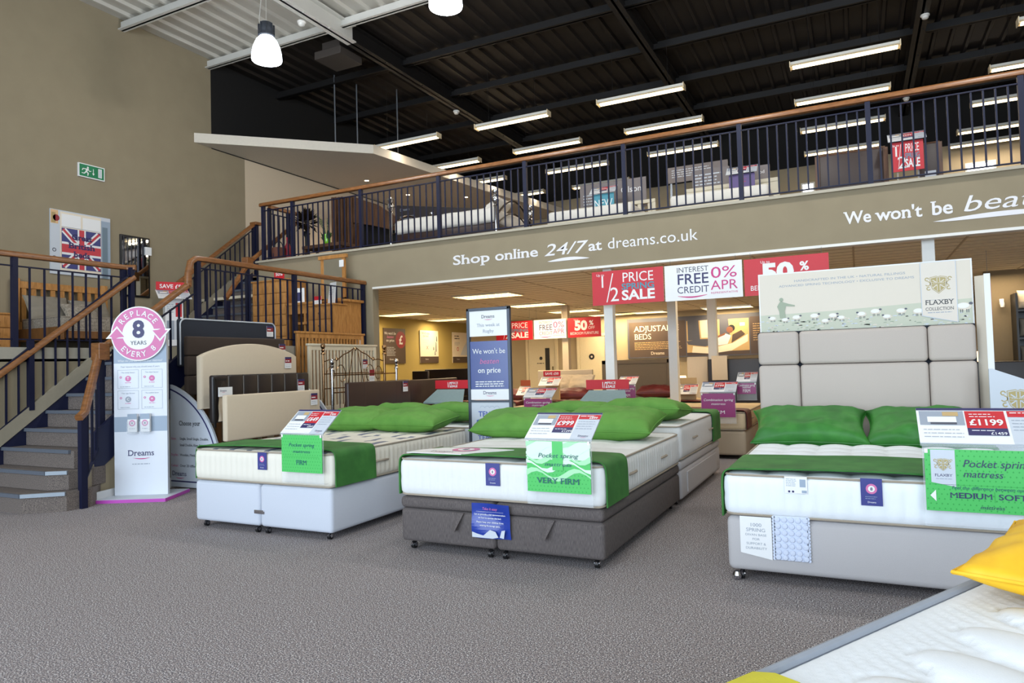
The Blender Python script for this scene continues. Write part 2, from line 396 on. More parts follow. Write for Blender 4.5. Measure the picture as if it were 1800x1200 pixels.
def rafter(x, y0, y1, m, haunch=None):
    p = MB(); z0 = 6.97; z1 = ZR-.06
    p.box(x-.10, y0, z0, x+.10, y1, z0+.02).box(x-.10, y0, z1-.02, x+.10, y1, z1).box(x-.02, y0, z0, x+.02, y1, z1)
    for k in range(int((y1-y0)/.6)): p.lathe([(.012, 0), (.012, -.02)], (x+.06, y0+.3+k*.6, z0), 6)
    return p
for x in (-7.72, -3.25, 1.2, 5.65):
    struct('trim_%d' % n, rafter(x, -4.6, 9.55, 0), WHITESTEEL); n += 1
    struct('trim_%d' % n, rafter(x, 9.55, YB, 0), BLACKSTEEL); n += 1
# diagonal bracing at the right
p = MB(); p.tube([(1.2, 11.1, 6.9), (4.4, 9.5, 6.95)], .04).tube([(1.2, 11.3, 6.9), (4.6, 13.5, 6.95)], .04)
struct('trim_%d' % n, p, BLACKSTEEL); n += 1
struct('wall_gallery_back', MB().box(-11.2, YB, 3.0, 9.2, YB+.2, 6.1), BEIGEW)
struct('wall_gallery_back_black', MB().box(-11.2, YB, 6.1, 9.2, YB+.2, ZR+.3), BLACKP)
# gallery slab, fascia, under-gallery ceiling
struct('floor_gallery', MB().box(-9.3, YF+.12, ZC+.06, 9, YB, 3.18).box(-11, 10.2, ZC+.06, -9.3, YB, 3.18), CARPETM)
struct('wall_gallery_front', MB().box(-9.38, YF, ZG0+.02, 9, YF+.12, ZG1-.03), TAUPE)
struct('trim_%d' % n, MB().box(-9.42, YF-.04, ZG1-.035, 9, YF+.16, ZG1), mat('ledge paint', (172, 164, 146), .6)); n += 1
struct('trim_%d' % n, MB().box(XO, YF-.012, ZG0-.012, 9, YF+.13, ZG0+.02), WHITE); n += 1
b = MB(); b.box(-11, YF+.12, ZC, 9, YB, ZC+.05)
struct('ceiling', b, TILE)
g = MB(); x = -10.8
while x < 9: g.box(x-.012, YF+.12, ZC-.006, x+.012, YB, ZC+.01); x += 1.2
y = YF+.5
while y < YB: g.box(-11, y-.008, ZC-.005, 9, y+.008, ZC+.01); y += .3
struct('trim_%d' % n, g, TILEG); n += 1
# walls round the stair and under the gallery
struct('wall_stair', MB().box(-9.38, YF, 0, XO, YF+.15, ZG0+.02).box(-9.38, YF+.15, 0, -9.3, 10.3, 3.18), TAUPE)
struct('wall_stair_back', MB().box(-11, 10.2, 0, -9.3, 10.3, 3.18), TAUPE)
struct('wall_back', MB().box(-11.2, YB, 0, 9.2, YB+.2, 3.0), BEIGEW)
# white square columns
for (x, y, wd) in ((-3.05, 8.96, .125), (.76, 8.96, .125)):
    struct('trim_%d' % n, MB().box(x-wd/2, y+.17, 0, x+wd/2, y+.17+wd, ZC), WHITE); n += 1
for px, py, Y, wd in ((1182, 600, 10.6, .13), (1252, 600, 13.6, .16), (994, 620, 14.95, .15)):
    c = onY(px, py, Y)
    struct('trim_%d' % n, MB().box(c.x-wd/2, Y, 0, c.x+wd/2, Y+wd, ZC), WHITE if Y < 14 else CREAMW); n += 1
# doors in the back wall
def door(k, px0, px1, YY, glass=True):
    a = onY(px0, 597, YY); c = onY(px1, 597, YY); x0, x1 = a.x, c.x
    d = MB(); d.box(x0-.08, YY-.05, 0, x0, YY, 2.08).box(x1, YY-.05, 0, x1+.08, YY, 2.08).box(x0-.08, YY-.05, 2.04, x1+.08, YY, 2.12).box(x0+.01, YY-.035, 0, x1-.01, YY, 2.035)
    o = struct('door_%d' % k, d, mat('door cream paint', (214, 202, 172), .5))
    if glass:
        m = MB().box(x1-.32, YY-.045, .75, x1-.18, YY-.03, 1.75); m.build('vision_panel', P_BLACK, o)
        m = MB().box(x1-.1, YY-.06, 1.0, x1-.06, YY-.035, 1.2); m.build('door_handle', METAL, o)
    q = MB(); q.M = Matrix.Translation((x0+.47*(x1-x0), YY-.038, 1.45)); q.disc(P_BLACK, 0, 0, .05 if glass else .085, 1)
    if glass: q.lines(P_BLACK, -.13, -.16, .13, 1, .05, .02)
    else: q.disc(P_CREAM, 0, 0, .03, 2)
    q.build('sign', None, o)
door(1, 929, 976, YB); door(2, 1019, 1064, YB, False)
# landing and its flank walls
ZL = 1.62; XR, XL2 = -7.0, -8.3
b = MB().box(-11, 1.0, ZL-.16, XL2, 5.66, ZL-.004).box(-11, 5.66, ZL-.16, XR, YF, ZL-.004)
struct('floor_landing', b, CARPETM)
b = MB().box(XL2-.08, 1.0, 0, XL2, 5.66, ZL-.13).box(XR-.08, 5.64, 0, XR, YF, ZL-.13).box(XL2, 5.60, 0, XR-.08, 5.66, ZL-.02)
struct('wall_landing', b, TAUPE)
b = MB().box(XL2-.09, 1.0, ZL-.13, XL2+.012, 5.66, ZL).box(XR-.09, 5.66, ZL-.13, XR+.012, YF, ZL)
struct('trim_%d' % n, b, mat('landing edge paint', (158, 152, 138), .5)); n += 1
# skirting boards
struct('baseboard_landing', MB().box(XR-.002, 4.66, 0, XR+.018, YF, .11).obox((-6.87, 4.30, .055), (XR+.01, 4.68, .055), .018, .11), WHITETRIM)
struct('baseboard_back', MB().box(-11, YB-.02, 0, 9, YB, .1), WHITETRIM)
# white canopy over the rear left of the gallery
poly = [(-11, 8.95), (-8.6, 11.25), (-8.15, 15.0), (-7.5, 18.95), (-11, 18.95)]
b = MB().hprism(poly, 5.62, 5.80)
struct('ceiling_canopy', b, mat('canopy paint', (208, 200, 186), .7))
for i, (px, py) in enumerate(((644.6, 317), (717, 342), (819, 346))):
    c = onZ(px, py, 5.615); o = thing('downlight', ['recessed downlight in the white canopy, nearest the stair wall', 'recessed downlight in the white canopy above the dark screen', 'recessed downlight in the white canopy, furthest right'][i], 'light', c, group=None)
    MB().lathe([(.06, .004), (.062, -.006), (.05, -.008), (.05, .0)], seg=20).build('trim_ring', METAL, o, True)
    MB().lathe([(.047, -.001), (.047, -.004)], seg=20).build('lamp', SPOT, o)
# ================================================================= stairs and railings
def bar(mb, p, s, z0, z1, bev=0): mb.box(p[0]-s/2, p[1]-s/2, z0, p[0]+s/2, p[1]+s/2, z1, bev)
HRP = [(-.5, -.36), (-.36, -.45), (.36, -.45), (.5, -.36), (.5, .08), (.40, .30), (.22, .42), (-.22, .42), (-.40, .30), (-.5, .08)]
HRW = .075
def handrail(pts, parent, name='handrail'):
    return MB().tube(pts, HRW, prof=HRP).build(name, OAKR, parent, True, angle=50)
def balmesh(h):
    return MB().box(-.009, -.009, 0, .009, .009, h)
def railing(name, label, posts, zf, ztop, parent=None, spacing=.112, first=True, ends=(True, True), drop=.115, gap=.09, handpts=None, post=.055, capz=None):
    """posts: list of (x,y) on plan or (x,y,z) on a slope; zf = floor height function or number"""
    root = thing(name, label, 'railing', (posts[0][0], posts[0][1], 0))
    O = Vector(root.location)
    def zz(i): return (posts[i][2] if len(posts[i]) > 2 else 0)
    P = [Vector((p[0], p[1], 0))-O for p in posts]
    zb = [zf+zz(i) for i in range(len(posts))]; zt = [ztop+zz(i) for i in range(len(posts))]
    for i, p in enumerate(P):
        m = MB(); bar(m, p, post, zb[i], zt[i]-.02); m.build('post', BLUE, root)
    mt = MB(); mbm = MB()
    for i in range(len(P)-1):
        a, c = P[i], P[i+1]; d = (c-a); L = d.length; u = d/L
        a1 = a+u*post/2; c1 = c-u*post/2
        f = lambda t: zb[i]+(zb[i+1]-zb[i])*t
        g = lambda t: zt[i]+(zt[i+1]-zt[i])*t
        A = Vector((a1.x, a1.y, zt[i]-drop)); B = Vector((c1.x, c1.y, zt[i+1]-drop)); mt.obox(A, B, .03, .014)
        A = Vector((a1.x, a1.y, zb[i]+gap)); B = Vector((c1.x, c1.y, zb[i+1]+gap)); mbm.obox(A, B, .03, .014)
        k = max(2, round(L/spacing))
        for j in range(1, k):
            t = j/k; q = a+d*t; z0 = f(t)+gap; z1 = g(t)-drop
            m = balmesh(z1-z0); m.build('baluster', BLUE, root, loc=(q.x, q.y, z0))
    mt.build('top_bar', BLUE, root); mbm.build('bottom_bar', BLUE, root)
    hp = handpts if handpts else [(p.x, p.y, zt[i]) for i, p in enumerate(P)]
    if not handpts:
        pass
    else: hp = [Vector(h)-O for h in hp]
    handrail(hp, root)
    return root
ypr = YF+.045
posts = [(x, ypr) for x in (-9.29, -8.606, -7.135, -5.641, -4.178, -2.709, -1.216, .212, 1.66, 3.12)]
railing('gallery_railing', 'long navy railing with oak handrail along the gallery front edge', posts, ZG1-.01, 4.222, gap=.055, spacing=.1125,
        handpts=[(-9.36, ypr, 4.222), (0, ypr, 4.222), (3.2, ypr, 4.222)])
railing('stairwell_railing', 'short navy railing running back beside the upper stairwell', [(-9.27, ypr+.12), (-9.27, 9.55), (-9.27, 10.05)], 3.18, 4.20, gap=.09)
railing('landing_railing', 'navy railing with oak handrail on the landing left of the lower stairs', [(XL2-.04, 1.5), (XL2-.04, 3.0), (XL2-.04, 4.42), (XL2-.04, 5.70)], ZL, 2.655, spacing=.155,
        handpts=[(XL2-.04, 1.4, 2.655), (XL2-.04, 5.72, 2.655), (XL2+.06, 5.80, 2.655)], drop=.13)
railing('landing_railing', 'navy railing with swept oak handrail on the landing above the headboards', [(XR-.05, 5.76), (XR-.05, 7.36), (XR-.05, YF-.06)], ZL, 2.655, spacing=.128,
        handpts=[(XR-.05, 5.62, 2.30), (XR-.05, 5.625, 2.46), (XR-.05, 5.66, 2.60), (XR-.05, 5.73, 2.65), (XR-.05, 5.86, 2.655), (XR-.05, YF-.01, 2.655)])
# lower flight --------------------------------------------------
GO, RI = .229, .18
st = thing('lower_staircase', 'carpeted lower staircase with grey nosings and navy side strings', 'stairs', (-7.65, 3.81, 0))
O = Vector(st.location)
def W(*p): return tuple(Vector(p)-O)
for k in range(1, 9):
    y = 3.81+GO*(k-1); z = RI*k
    flare = {1: .24, 2: .11, 3: .0}.get(k, 0)
    xr = -7.03
    poly = [(XL2, y), (xr-.05, y), (xr+flare, y+flare*1.0), (xr+flare, 5.62) if k == 0 else (xr+flare, y+flare+.25), (xr, y+flare+.5) if flare else (xr, y+.3), (XL2, y+.3 if not flare else y+flare+.5)]
    poly = [(a-O.x, b-O.y) for a, b in poly]
    MB().hprism(poly, z-RI, z-.004).build('step', CARPETM, st)
    m = MB(); m.obox(W(XL2+.01, y-.012, z-.012), W(xr-.05, y-.012, z-.012), .03, .035)
    if flare: m.use(NOSINGT).obox(W(xr-.05, y-.012, z-.012), W(xr+flare, y+flare-.012, z-.012), .03, .035)
    m.mats = [NOSING, NOSINGT]; 
    if flare: m.m = [0 if i < 6 else 1 for i in range(len(m.f))]
    m.build('nosing', [NOSING, NOSINGT], st)
# wall side string: taupe capping above a navy zigzag
m = MB(); ya, yb = 3.3, 5.66
def sl(y): return RI*((y-3.81)/GO+1)
m.prism([(3.6-O.y, 0), (3.6-O.y, sl(3.6)+.05), (5.64-O.y, ZL+.03), (5.64-O.y, 1.2), (3.95-O.y, 0)], 0, .03)
sv = m.build('side_string', BLUED, st); sv.rotation_euler = (0, 0, PI/2); sv.location = (XL2-O.x+.035, 0, 0)
m = MB().obox(W(XL2+.03, 3.5, sl(3.5)+.13), W(XL2+.03, 5.66, sl(5.66)+.13), .05, .14); m.build('string_capping', mat('string capping paint', (146, 138, 120), .6), st)
m = MB(); m.prism([(4.45-O.y, 0.32), (4.45-O.y, sl(4.45)+.02), (5.66-O.y, ZL+.05), (5.66-O.y, 1.28), (4.55-O.y, .36)], 0, .04)
sv = m.build('side_string', BLUED, st); sv.rotation_euler = (0, 0, PI/2); sv.location = (XR-O.x+.02, 0, 0)
m = MB(); m.prism([(4.4-O.y, 0), (4.4-O.y, .34), (5.64-O.y, 1.32), (5.64-O.y, 0)], 0, .03)
sv = m.build('side_panel', TAUPE, st); sv.rotation_euler = (0, 0, PI/2); sv.location = (XR-O.x+.005, 0, 0)
m = MB(); m.obox(W(-6.86, 4.28, .17), W(XR, 4.45, .17), .03, .34); m.build('side_panel', TAUPE, st)
# rails of the lower flight
hz = lambda y: 2.509+(y-5.757)*.775
railing('stair_railing', 'navy sloping railing with oak handrail on the left of the lower stairs',
        [(XL2+.035, 3.3, sl(3.3)+.16), (XL2+.035, 4.545, sl(4.545)+.16), (XL2+.035, 5.757, sl(5.757)+.16)], 0, .80, spacing=.128,
        handpts=[(XL2+.035, 3.1, hz(3.1)), (XL2+.035, 5.79, hz(5.79))], gap=.04)
t = thing('stair_railing', 'navy railing with oak handrail that swings out to the foot of the lower stairs', 'railing', (-6.78, 4.2, 0)); O2 = Vector(t.location)
pA, pB, pC = Vector((-6.78, 4.20, 0)), Vector((XR-.05, 4.56, .52)), Vector((XR-.05, 5.70, 1.6))
m = MB(); bar(m, pA-O2, .06, 0, .86); m.build('post', BLUE, t)
m = MB(); bar(m, pB-O2, .055, .0, 1.60); m.build('post', BLUE, t)
hB = 1.60; hC = 2.30
handrail([pA-O2+Vector((.02, -.05, .88)), pA-O2+Vector((-.02, .03, .93)), pB-O2+Vector((0, -.02, hB-.52-.08))], t)
m = MB(); m.box(pB.x-O2.x-.07, pB.y-O2.y-.06, 1.44, pB.x-O2.x+.07, pB.y-O2.y+.06, 1.62, .01); m.build('newel_cap', OAKR, t)
handrail([Vector((XR-.05, 4.6, 1.58))-O2, Vector((XR-.05, 5.5, 2.24))-O2, Vector((XR-.05, 5.62, 2.32))-O2], t)
m = MB().obox(Vector((XR-.05, 4.6, 1.47))-O2, Vector((XR-.05, 5.7, 2.22))-O2, .03, .014).obox(pA-O2+Vector((0, 0, .8)), pB-O2+Vector((0, 0, .95)), .03, .014); m.build('top_bar', BLUE, t)
m = MB().obox(Vector((XR-.05, 4.6, .72))-O2, Vector((XR-.05, 5.7, 1.66))-O2, .03, .014).obox(pA-O2+Vector((0, 0, .22)), pB-O2+Vector((0, 0, .1)), .03, .014); m.build('bottom_bar', BLUE, t)
for k in range(1, 10):
    y = 4.58+k*.115; f = (y-4.6)/1.1
    balmesh(.77-.2*f+.0).build('baluster', BLUE, t, loc=Vector((XR-.05, y, .72+.94*f))-O2)
for k in range(1, 4):
    q = pA.lerp(Vector((pB.x, pB.y, 0)), k/4)
    balmesh(.62).build('baluster', BLUE, t, loc=Vector((q.x, q.y, .22+.4*k/4*1.0))-O2)
# upper flight --------------------------------------------------
Y1 = 8.12
su = thing('upper_staircase', 'carpeted upper staircase rising from the landing to the gallery', 'stairs', (-10.05, Y1, ZL)); O = Vector(su.location)
for k in range(1, 9):
    y = Y1+GO*(k-1); z = ZL+.175*k
    MB().box(-10.72-O.x, y-O.y, z-.175-O.z, -9.42-O.x, y+.3-O.y, z-O.z-.003).build('step', CARPETM, su)
    MB().obox(W(-10.70, y-.012, z-.012), W(-9.42, y-.012, z-.012), .03, .035).build('nosing', NOSING, su)
su2 = lambda y: ZL+.175*((y-Y1)/GO+1)
m = MB(); m.prism([(Y1-.1-O.y, 0), (Y1-.1-O.y, .22), (10.0-O.y, 1.62), (10.0-O.y, 1.2), (Y1+.2-O.y, 0)], 0, .03)
sv = m.build('side_string', BLUED, su); sv.rotation_euler = (0, 0, PI/2); sv.location = (-10.66-O.x, 0, 0)
MB().obox(W(-10.68, Y1-.15, su2(Y1-.15)+.13), W(-10.68, 10.05, su2(10.05)+.13), .05, .14).build('string_capping', MATS['string capping paint'], su)
railing('stair_railing', 'navy sloping railing with oak handrail between the upper stairs and the left wall',
        [(-10.68, Y1-.05, su2(Y1-.05)+.14), (-10.68, 10.05, su2(10.05)+.14)], 0, .80, spacing=.115,
        handpts=[(-10.68, Y1-.1, su2(Y1-.1)+.94), (-10.68, 10.07, su2(10.07)+.94)], gap=.04)
m = thing('newel_post', 'navy newel post with oak cap at the top of the upper stairs', 'post', (-10.66, 10.10, 3.18))
MB().box(-.035, -.035, 0, .035, .035, 1.02).build('post', BLUE, m); MB().box(-.085, -.085, 1.02, .085, .085, 1.08, .01).build('newel_cap', OAKR, m)
t = thing('stair_railing', 'navy railing with oak handrail on the right of the upper stairs', 'railing', (-9.45, 8.2, ZL)); O2 = Vector(t.location)
handrail([Vector((-9.28, 8.12, 2.50))-O2, Vector((-9.45, 8.72, 3.12))-O2], t)
handrail([Vector((-9.45, 8.76, 3.18))-O2, Vector((-9.42, 9.95, 4.10))-O2], t)
m = MB(); bar(m, Vector((-9.28, 8.16, 0))-Vector((O2.x, O2.y, 0)), .06, 0, .84); bar(m, Vector((-9.45, 8.74, 0))-Vector((O2.x, O2.y, 0)), .06, 0, 1.5); m.build('post', BLUE, t)
m = MB().box(-.07, 8.68-8.2, 3.10-ZL, .07, 8.82-8.2, 3.27-ZL, .01); m.build('newel_cap', OAKR, t)
# ================================================================= bed makers
def castor(parent, x, y, zb, m=METAL):
    b = MB(); r = zb*.42
    b.use(BLACKPL).tube([(x, y, zb+.01), (x, y, zb-.012)], .008, 8)
    b.use(BLACKPL); c = Vector((x, y-.012, r))
    b.tube([c+Vector((-.012, 0, 0)), c+Vector((.012, 0, 0))], r, 14)
    b.use(m).tube([c+Vector((-.016, 0, r*.2)), c+Vector((.016, 0, r*.2))], r*.6, 10).tube([c+Vector((0, r*.4, r*.9)), c+Vector((0, -r*1.0, r*.5))], r*.3, 8)
    b.use(BLACKPL).tube([(x-.004, y+.0, zb-.006), (x-.004, y-.02, zb*.75)], .007, 6)
    return b.build('castor', None, parent, True)
def divan(name, label, x0, y0, w, l, zb, zt, m, rot=0, split=True, seam=False, drawers=False, link=True, group=None, castors=True):
    t = thing(name, label, 'bed base', (x0, y0, 0), rot, group)
    if split:
        for a, b in ((0, w/2-.003), (w/2+.003, w)):
            if seam:
                q = MB().box(a, 0, zb, b, l, zt-.082, .028); q.build('base', m, t, True)
                q = MB().box(a, -.004, zt-.08, b, l, zt, .028); q.build('lift_top', m, t, True)
            else: MB().box(a, 0, zb, b, l, zt, .03).build('base', m, t, True)
    else: MB().box(0, 0, zb, w, l, zt, .035).build('base', m, t, True)
    if castors:
        for x in (.07, w-.07):
            for y in (.07, l-.07): castor(t, x, y, zb)
        if split:
            for x in (w/2-.055, w/2+.055): castor(t, x, .05, zb)
    if link: MB().box(w/2-.055, -.006, zb+.10, w/2+.055, .002, zb+.13, .004).build('link_bar', METAL, t, True)
    if drawers:
        for a, b in ((.1, l/2-.05), (l/2+.05, l-.1)): MB().box(w-.004, a, zb+.05, w+.008, b, zt-.06, .004).build('drawer', m, t, True)
    return t
def rbox_grid(w, l, z0, z1, r, nx, ny, nz):
    """box surface grid; returns verts, faces with smooth corners; face kinds by position"""
    idx = {}; V = []; Fs = []
    def key(i, j, k):
        q = (i, j, k)
        if q not in idx: idx[q] = len(V); V.append([w*i/nx, l*j/ny, z0+(z1-z0)*k/nz])
        return idx[q]
    for i in range(nx):
        for j in range(ny):
            Fs.append((key(i, j, nz), key(i+1, j, nz), key(i+1, j+1, nz), key(i, j+1, nz)))
            Fs.append((key(i, j, 0), key(i, j+1, 0), key(i+1, j+1, 0), key(i+1, j, 0)))
    for k in range(nz):
        for i in range(nx):
            Fs.append((key(i, 0, k), key(i+1, 0, k), key(i+1, 0, k+1), key(i, 0, k+1)))
            Fs.append((key(i, ny, k), key(i, ny, k+1), key(i+1, ny, k+1), key(i+1, ny, k)))
        for j in range(ny):
            Fs.append((key(0, j, k), key(0, j, k+1), key(0, j+1, k+1), key(0, j+1, k)))
            Fs.append((key(nx, j, k), key(nx, j+1, k), key(nx, j+1, k+1), key(nx, j, k+1)))
    out = []
    for x, y, z in V:
        cx = min(max(x, r), w-r); cy = min(max(y, r), l-r); cz = min(max(z, z0+r*.5), z1-r*.5)
        d = Vector((x-cx, y-cy, (z-cz)*2))
        if d.length > 1e-6:
            n = d.normalized(); dd = Vector((x-cx, y-cy, (z-cz)*2)); m = max(abs(d.x), abs(d.y), abs(d.z))
            p = Vector((cx, cy, cz))+Vector((n.x*m, n.y*m, n.z*m*.5))
        else: n = Vector((0, 0, 1)); p = Vector((x, y, z))
        out.append((p, n))
    return out, Fs
def mattress(name, label, x0, y0, w, l, z0, z1, m, rot=0, tuft=(7, 9, .012), rib=(.075, .006), mid=True, pipe=PIPEC, handles=True, group=None, r=.05, dens=.016, crown=.012):
    nx, ny, nz = max(8, int(w/dens)), max(8, int(l/dens)), 8
    pts, Fs = rbox_grid(w, l, z0, z1, r, nx, ny, nz); V = []
    H = z1-z0
    for p, n in pts:
        p = p.copy()
        if n.z > .7 and p.z > z1-.03:
            u, v = p.x/w*tuft[0], p.y/l*tuft[1]
            du, dv = abs(u-round(u-.5)-.5), abs(v-round(v-.5)-.5)
            a = abs(math.sin(PI*u))*abs(math.sin(PI*v))
            e = min(p.x, w-p.x, p.y, l-p.y)
            p.z += (tuft[2]*(a**.5)-tuft[2])*min(1, e/.08)+crown*math.sin(PI*p.x/w)*math.sin(PI*p.y/l)
        elif abs(n.z) < .6:
            s = p.x if abs(n.y) > abs(n.x) else p.y
            f = abs(math.sin(PI*s/rib[0]))**.5; t = (p.z-z0)/H
            g = math.sin(PI*min(1, max(0, t)))**.5
            if mid: g *= .75+.25*abs(math.sin(2*PI*t))**.5
            d = rib[1]*f*g*1.2
            p += Vector((n.x, n.y, 0))*d
        V.append(p)
    t = thing(name, label, 'mattress', (x0, y0, 0), rot, group)
    me = MB().add(V, Fs).build('mattress_body', m, t, True, angle=180)
    def ringpts(z, ins):
        q = []; rr = r
        for cx, cy, a0 in ((w-rr, l-rr, 0), (rr, l-rr, 90), (rr, rr, 180), (w-rr, rr, 270)):
            for k in range(5):
                a = R_(a0+k*22.5); q.append((cx+(rr-ins)*math.cos(a), cy+(rr-ins)*math.sin(a), z+.003*math.sin(k*7+cx*3)))
        return q
    for z in (z1-.012, z0+.012):
        MB().tube(ringpts(z, .002), .007, 6, closed=True).build('piping', pipe, t, True)
    if handles:
        for s in (0, 1):
            for q in (.3, .72):
                x = w+.008 if s else -.008; y = l*q; zc = (z0+z1)/2
                MB().tube([(x, y-.09, zc), (x+(.012 if s else -.012), y-.05, zc+.004), (x+(.014 if s else -.014), y+.05, zc+.004), (x, y+.09, zc)], .009, 6).build('handle', pipe, t, True)
    return t
def runner(name, label, x0, y0, w, ya, yb, z0, z1, m, rot=0, group=None, off=.017, r=.05, sideflare=0, lowz=None):
    """folded throw over a mattress foot: top and both sides, one cloth with thickness"""
    t = thing(name, label, 'bed runner', (x0, y0, 0), rot, group)
    zl = z0 if lowz is None else lowz
    prof = []
    def arc(cx, cz, a0, a1, rr, n=5):
        for k in range(n+1):
            a = R_(a0+(a1-a0)*k/n); prof.append((cx+rr*math.cos(a), cz+rr*math.sin(a)))
    rr = r*.75+off
    for k in range(5): prof.append((-off-.003, zl+(z1-r*.75-zl)*k/5))
    arc(r*.75, z1-r*.75, 180, 90, rr)
    for k in range(1, 24): prof.append((r*.75+(w-1.5*r)*k/24, z1+off+.013*math.sin(PI*k/24)))
    arc(w-r*.75, z1-r*.75, 90, 0, rr)
    for k in range(4, -1, -1): prof.append((w+off+.003, zl+(z1-r*.75-zl)*k/5))
    n = len(prof); ny = 14; V = []; Fs = []
    for L in (0, 1):
        for j in range(ny+1):
            y = ya+(yb-ya)*j/ny
            for i, (a, b) in enumerate(prof):
                wob = .004*noise.noise(Vector((a*4, y*6, L*0+b*4)))
                yy = y+(.012*math.sin(a*9+1)*(j/ny)); th = .006*L
                side = -1 if i < n*.25 else (1 if i > n*.75 else 0)
                V.append((a-th*0+side*wob+(th if side < 0 else -th if side > 0 else 0), yy, b+(wob-th if side == 0 else 0)))
    N = (ny+1)*n
    for j in range(ny):
        for i in range(n-1):
            a = j*n+i; Fs.append((a, a+n, a+n+1, a+1)); Fs.append((N+a, N+a+1, N+a+n+1, N+a+n))
    for i in range(n-1):
        Fs.append((i, i+1, N+i+1, N+i)); a = ny*n+i; Fs.append((a, N+a, N+a+1, a+1))
    MB().add(V, Fs).build('cloth', m, t, True, angle=60)
    MB().tube([(a, ya, b) for a, b in prof], .005, 5, up=(0, 1, 0)).build('hem', m, t, True)
    return t
def pillow_mesh(w, d, h, seed=0, wr=.012, n=26, pinch=.06):
    V = []; Fs = []; idx = {}
    def sup(u, v, s):
        e = (1-abs(u)**2.6)*(1-abs(v)**2.6); e = max(0, e)**.42
        k = 1-pinch*(1-abs(v)**2)*abs(u)**3; k2 = 1-pinch*(1-abs(u)**2)*abs(v)**3
        x = u*w/2*k; y = v*d/2*k2
        nz = noise.noise(Vector((u*2.3+seed*5, v*2.3, s*3+seed)))*wr*1.8+noise.noise(Vector((u*6+seed, v*5, seed*2)))*wr*.8
        ang = math.atan2(v, u); rr = math.hypot(u, v)
        nz += wr*.8*math.sin(ang*11+seed)*max(0, rr-.55)*max(0, 1.15-rr)*3
        return (x, y, s*h/2*e+nz*min(1, e*1.6)*(1 if s > 0 else .4))
    def key(i, j, s):
        u = -1+2*i/n; v = -1+2*j/n
        q = (i, j, 0 if i in (0, n) or j in (0, n) else s)
        if q not in idx: idx[q] = len(V); V.append(sup(math.sin(u*PI/2)*.35+u*.65, math.sin(v*PI/2)*.35+v*.65, s))
        return idx[q]
    for i in range(n):
        for j in range(n):
            Fs.append((key(i, j, 1), key(i+1, j, 1), key(i+1, j+1, 1), key(i, j+1, 1)))
            Fs.append((key(i, j, -1), key(i, j+1, -1), key(i+1, j+1, -1), key(i+1, j, -1)))
    return V, Fs
def pillow(label, c, w, d, h, m, rz=0, rx=0, seed=0, group=None, name='pillow', cat='pillow', flange=True, ry=0, wr=.012, pin=.06):
    V, Fs = pillow_mesh(w, d, h, seed, wr, pinch=pin)
    b = MB().add(V, Fs)
    o = thing(name, label, cat, c, rz, group, rx); o.rotation_euler = (rx, ry, rz)
    b.build('cover', m, o, True, angle=180)
    if flange:
        q = []; K = 40; pinch = pin
        for k in range(K):
            s = 4*k/K; e = int(s); f = s-e
            u, v = [(-1+2*f, -1), (1, -1+2*f), (1-2*f, 1), (-1, 1-2*f)][e]
            q.append((u*w/2*(1-pinch*(1-v*v)*abs(u)**3), v*d/2*(1-pinch*(1-u*u)*abs(v)**3), 0))
        MB().tube(q, .006, 5, closed=True).build('seam', m, o, True)
    return o
# rosette "8" badge used on the small mattress labels
def rosette(b, u, v, r, L=2):
    b.disc(P_PINK, u, v, r, L, r*.6); b.disc(P_W, u, v, r*.6, L); b.text(P_NAVY, '8', u, v-r*.3, r*.6, L=L+1, bold=.02)
def dreams(b, u, v, cap, m=P_NAVY, L=3, m2=None, align='c'):
    b.text(m, 'Dreams', u, v, cap, serif=True, L=L, align=align, bold=.005)
    w = cap*4.3; x0 = u-w*.35 if align == 'c' else u+w*.2
    pts = []; 
    for k in range(11): t = k/10; pts.append((x0+t*w*.75, v-cap*.38-cap*.10*math.sin(PI*t)))
    for k in range(10, -1, -1): t = k/10; pts.append((x0+t*w*.75, v-cap*.38-cap*.26*math.sin(PI*t)*1.0))
    b.flat(m2 or P_PINKD, pts, L)
def blue_tag(parent, u, v, w, h, y):
    b = MB(); b.M = Matrix.Translation((u, y, v)); b.use(P_BLUEL); b.box(-w/2, -.003, -h/2, w/2, 0, h/2)
    b.M = Matrix.Translation((u, y-.003, v)); rosette(b, 0, h*.12, w*.26, 1); b.lines(P_BLUEG, -w*.3, -h*.18, w*.3, 2, h*.07, h*.018, 1)
    b.text(P_W, 'Dreams', 0, -h*.40, h*.06, L=1, serif=True)
    return b.build('blue_label', None, parent)
P_BLUEL = pc('label blue', 62, 66, 132, .3)
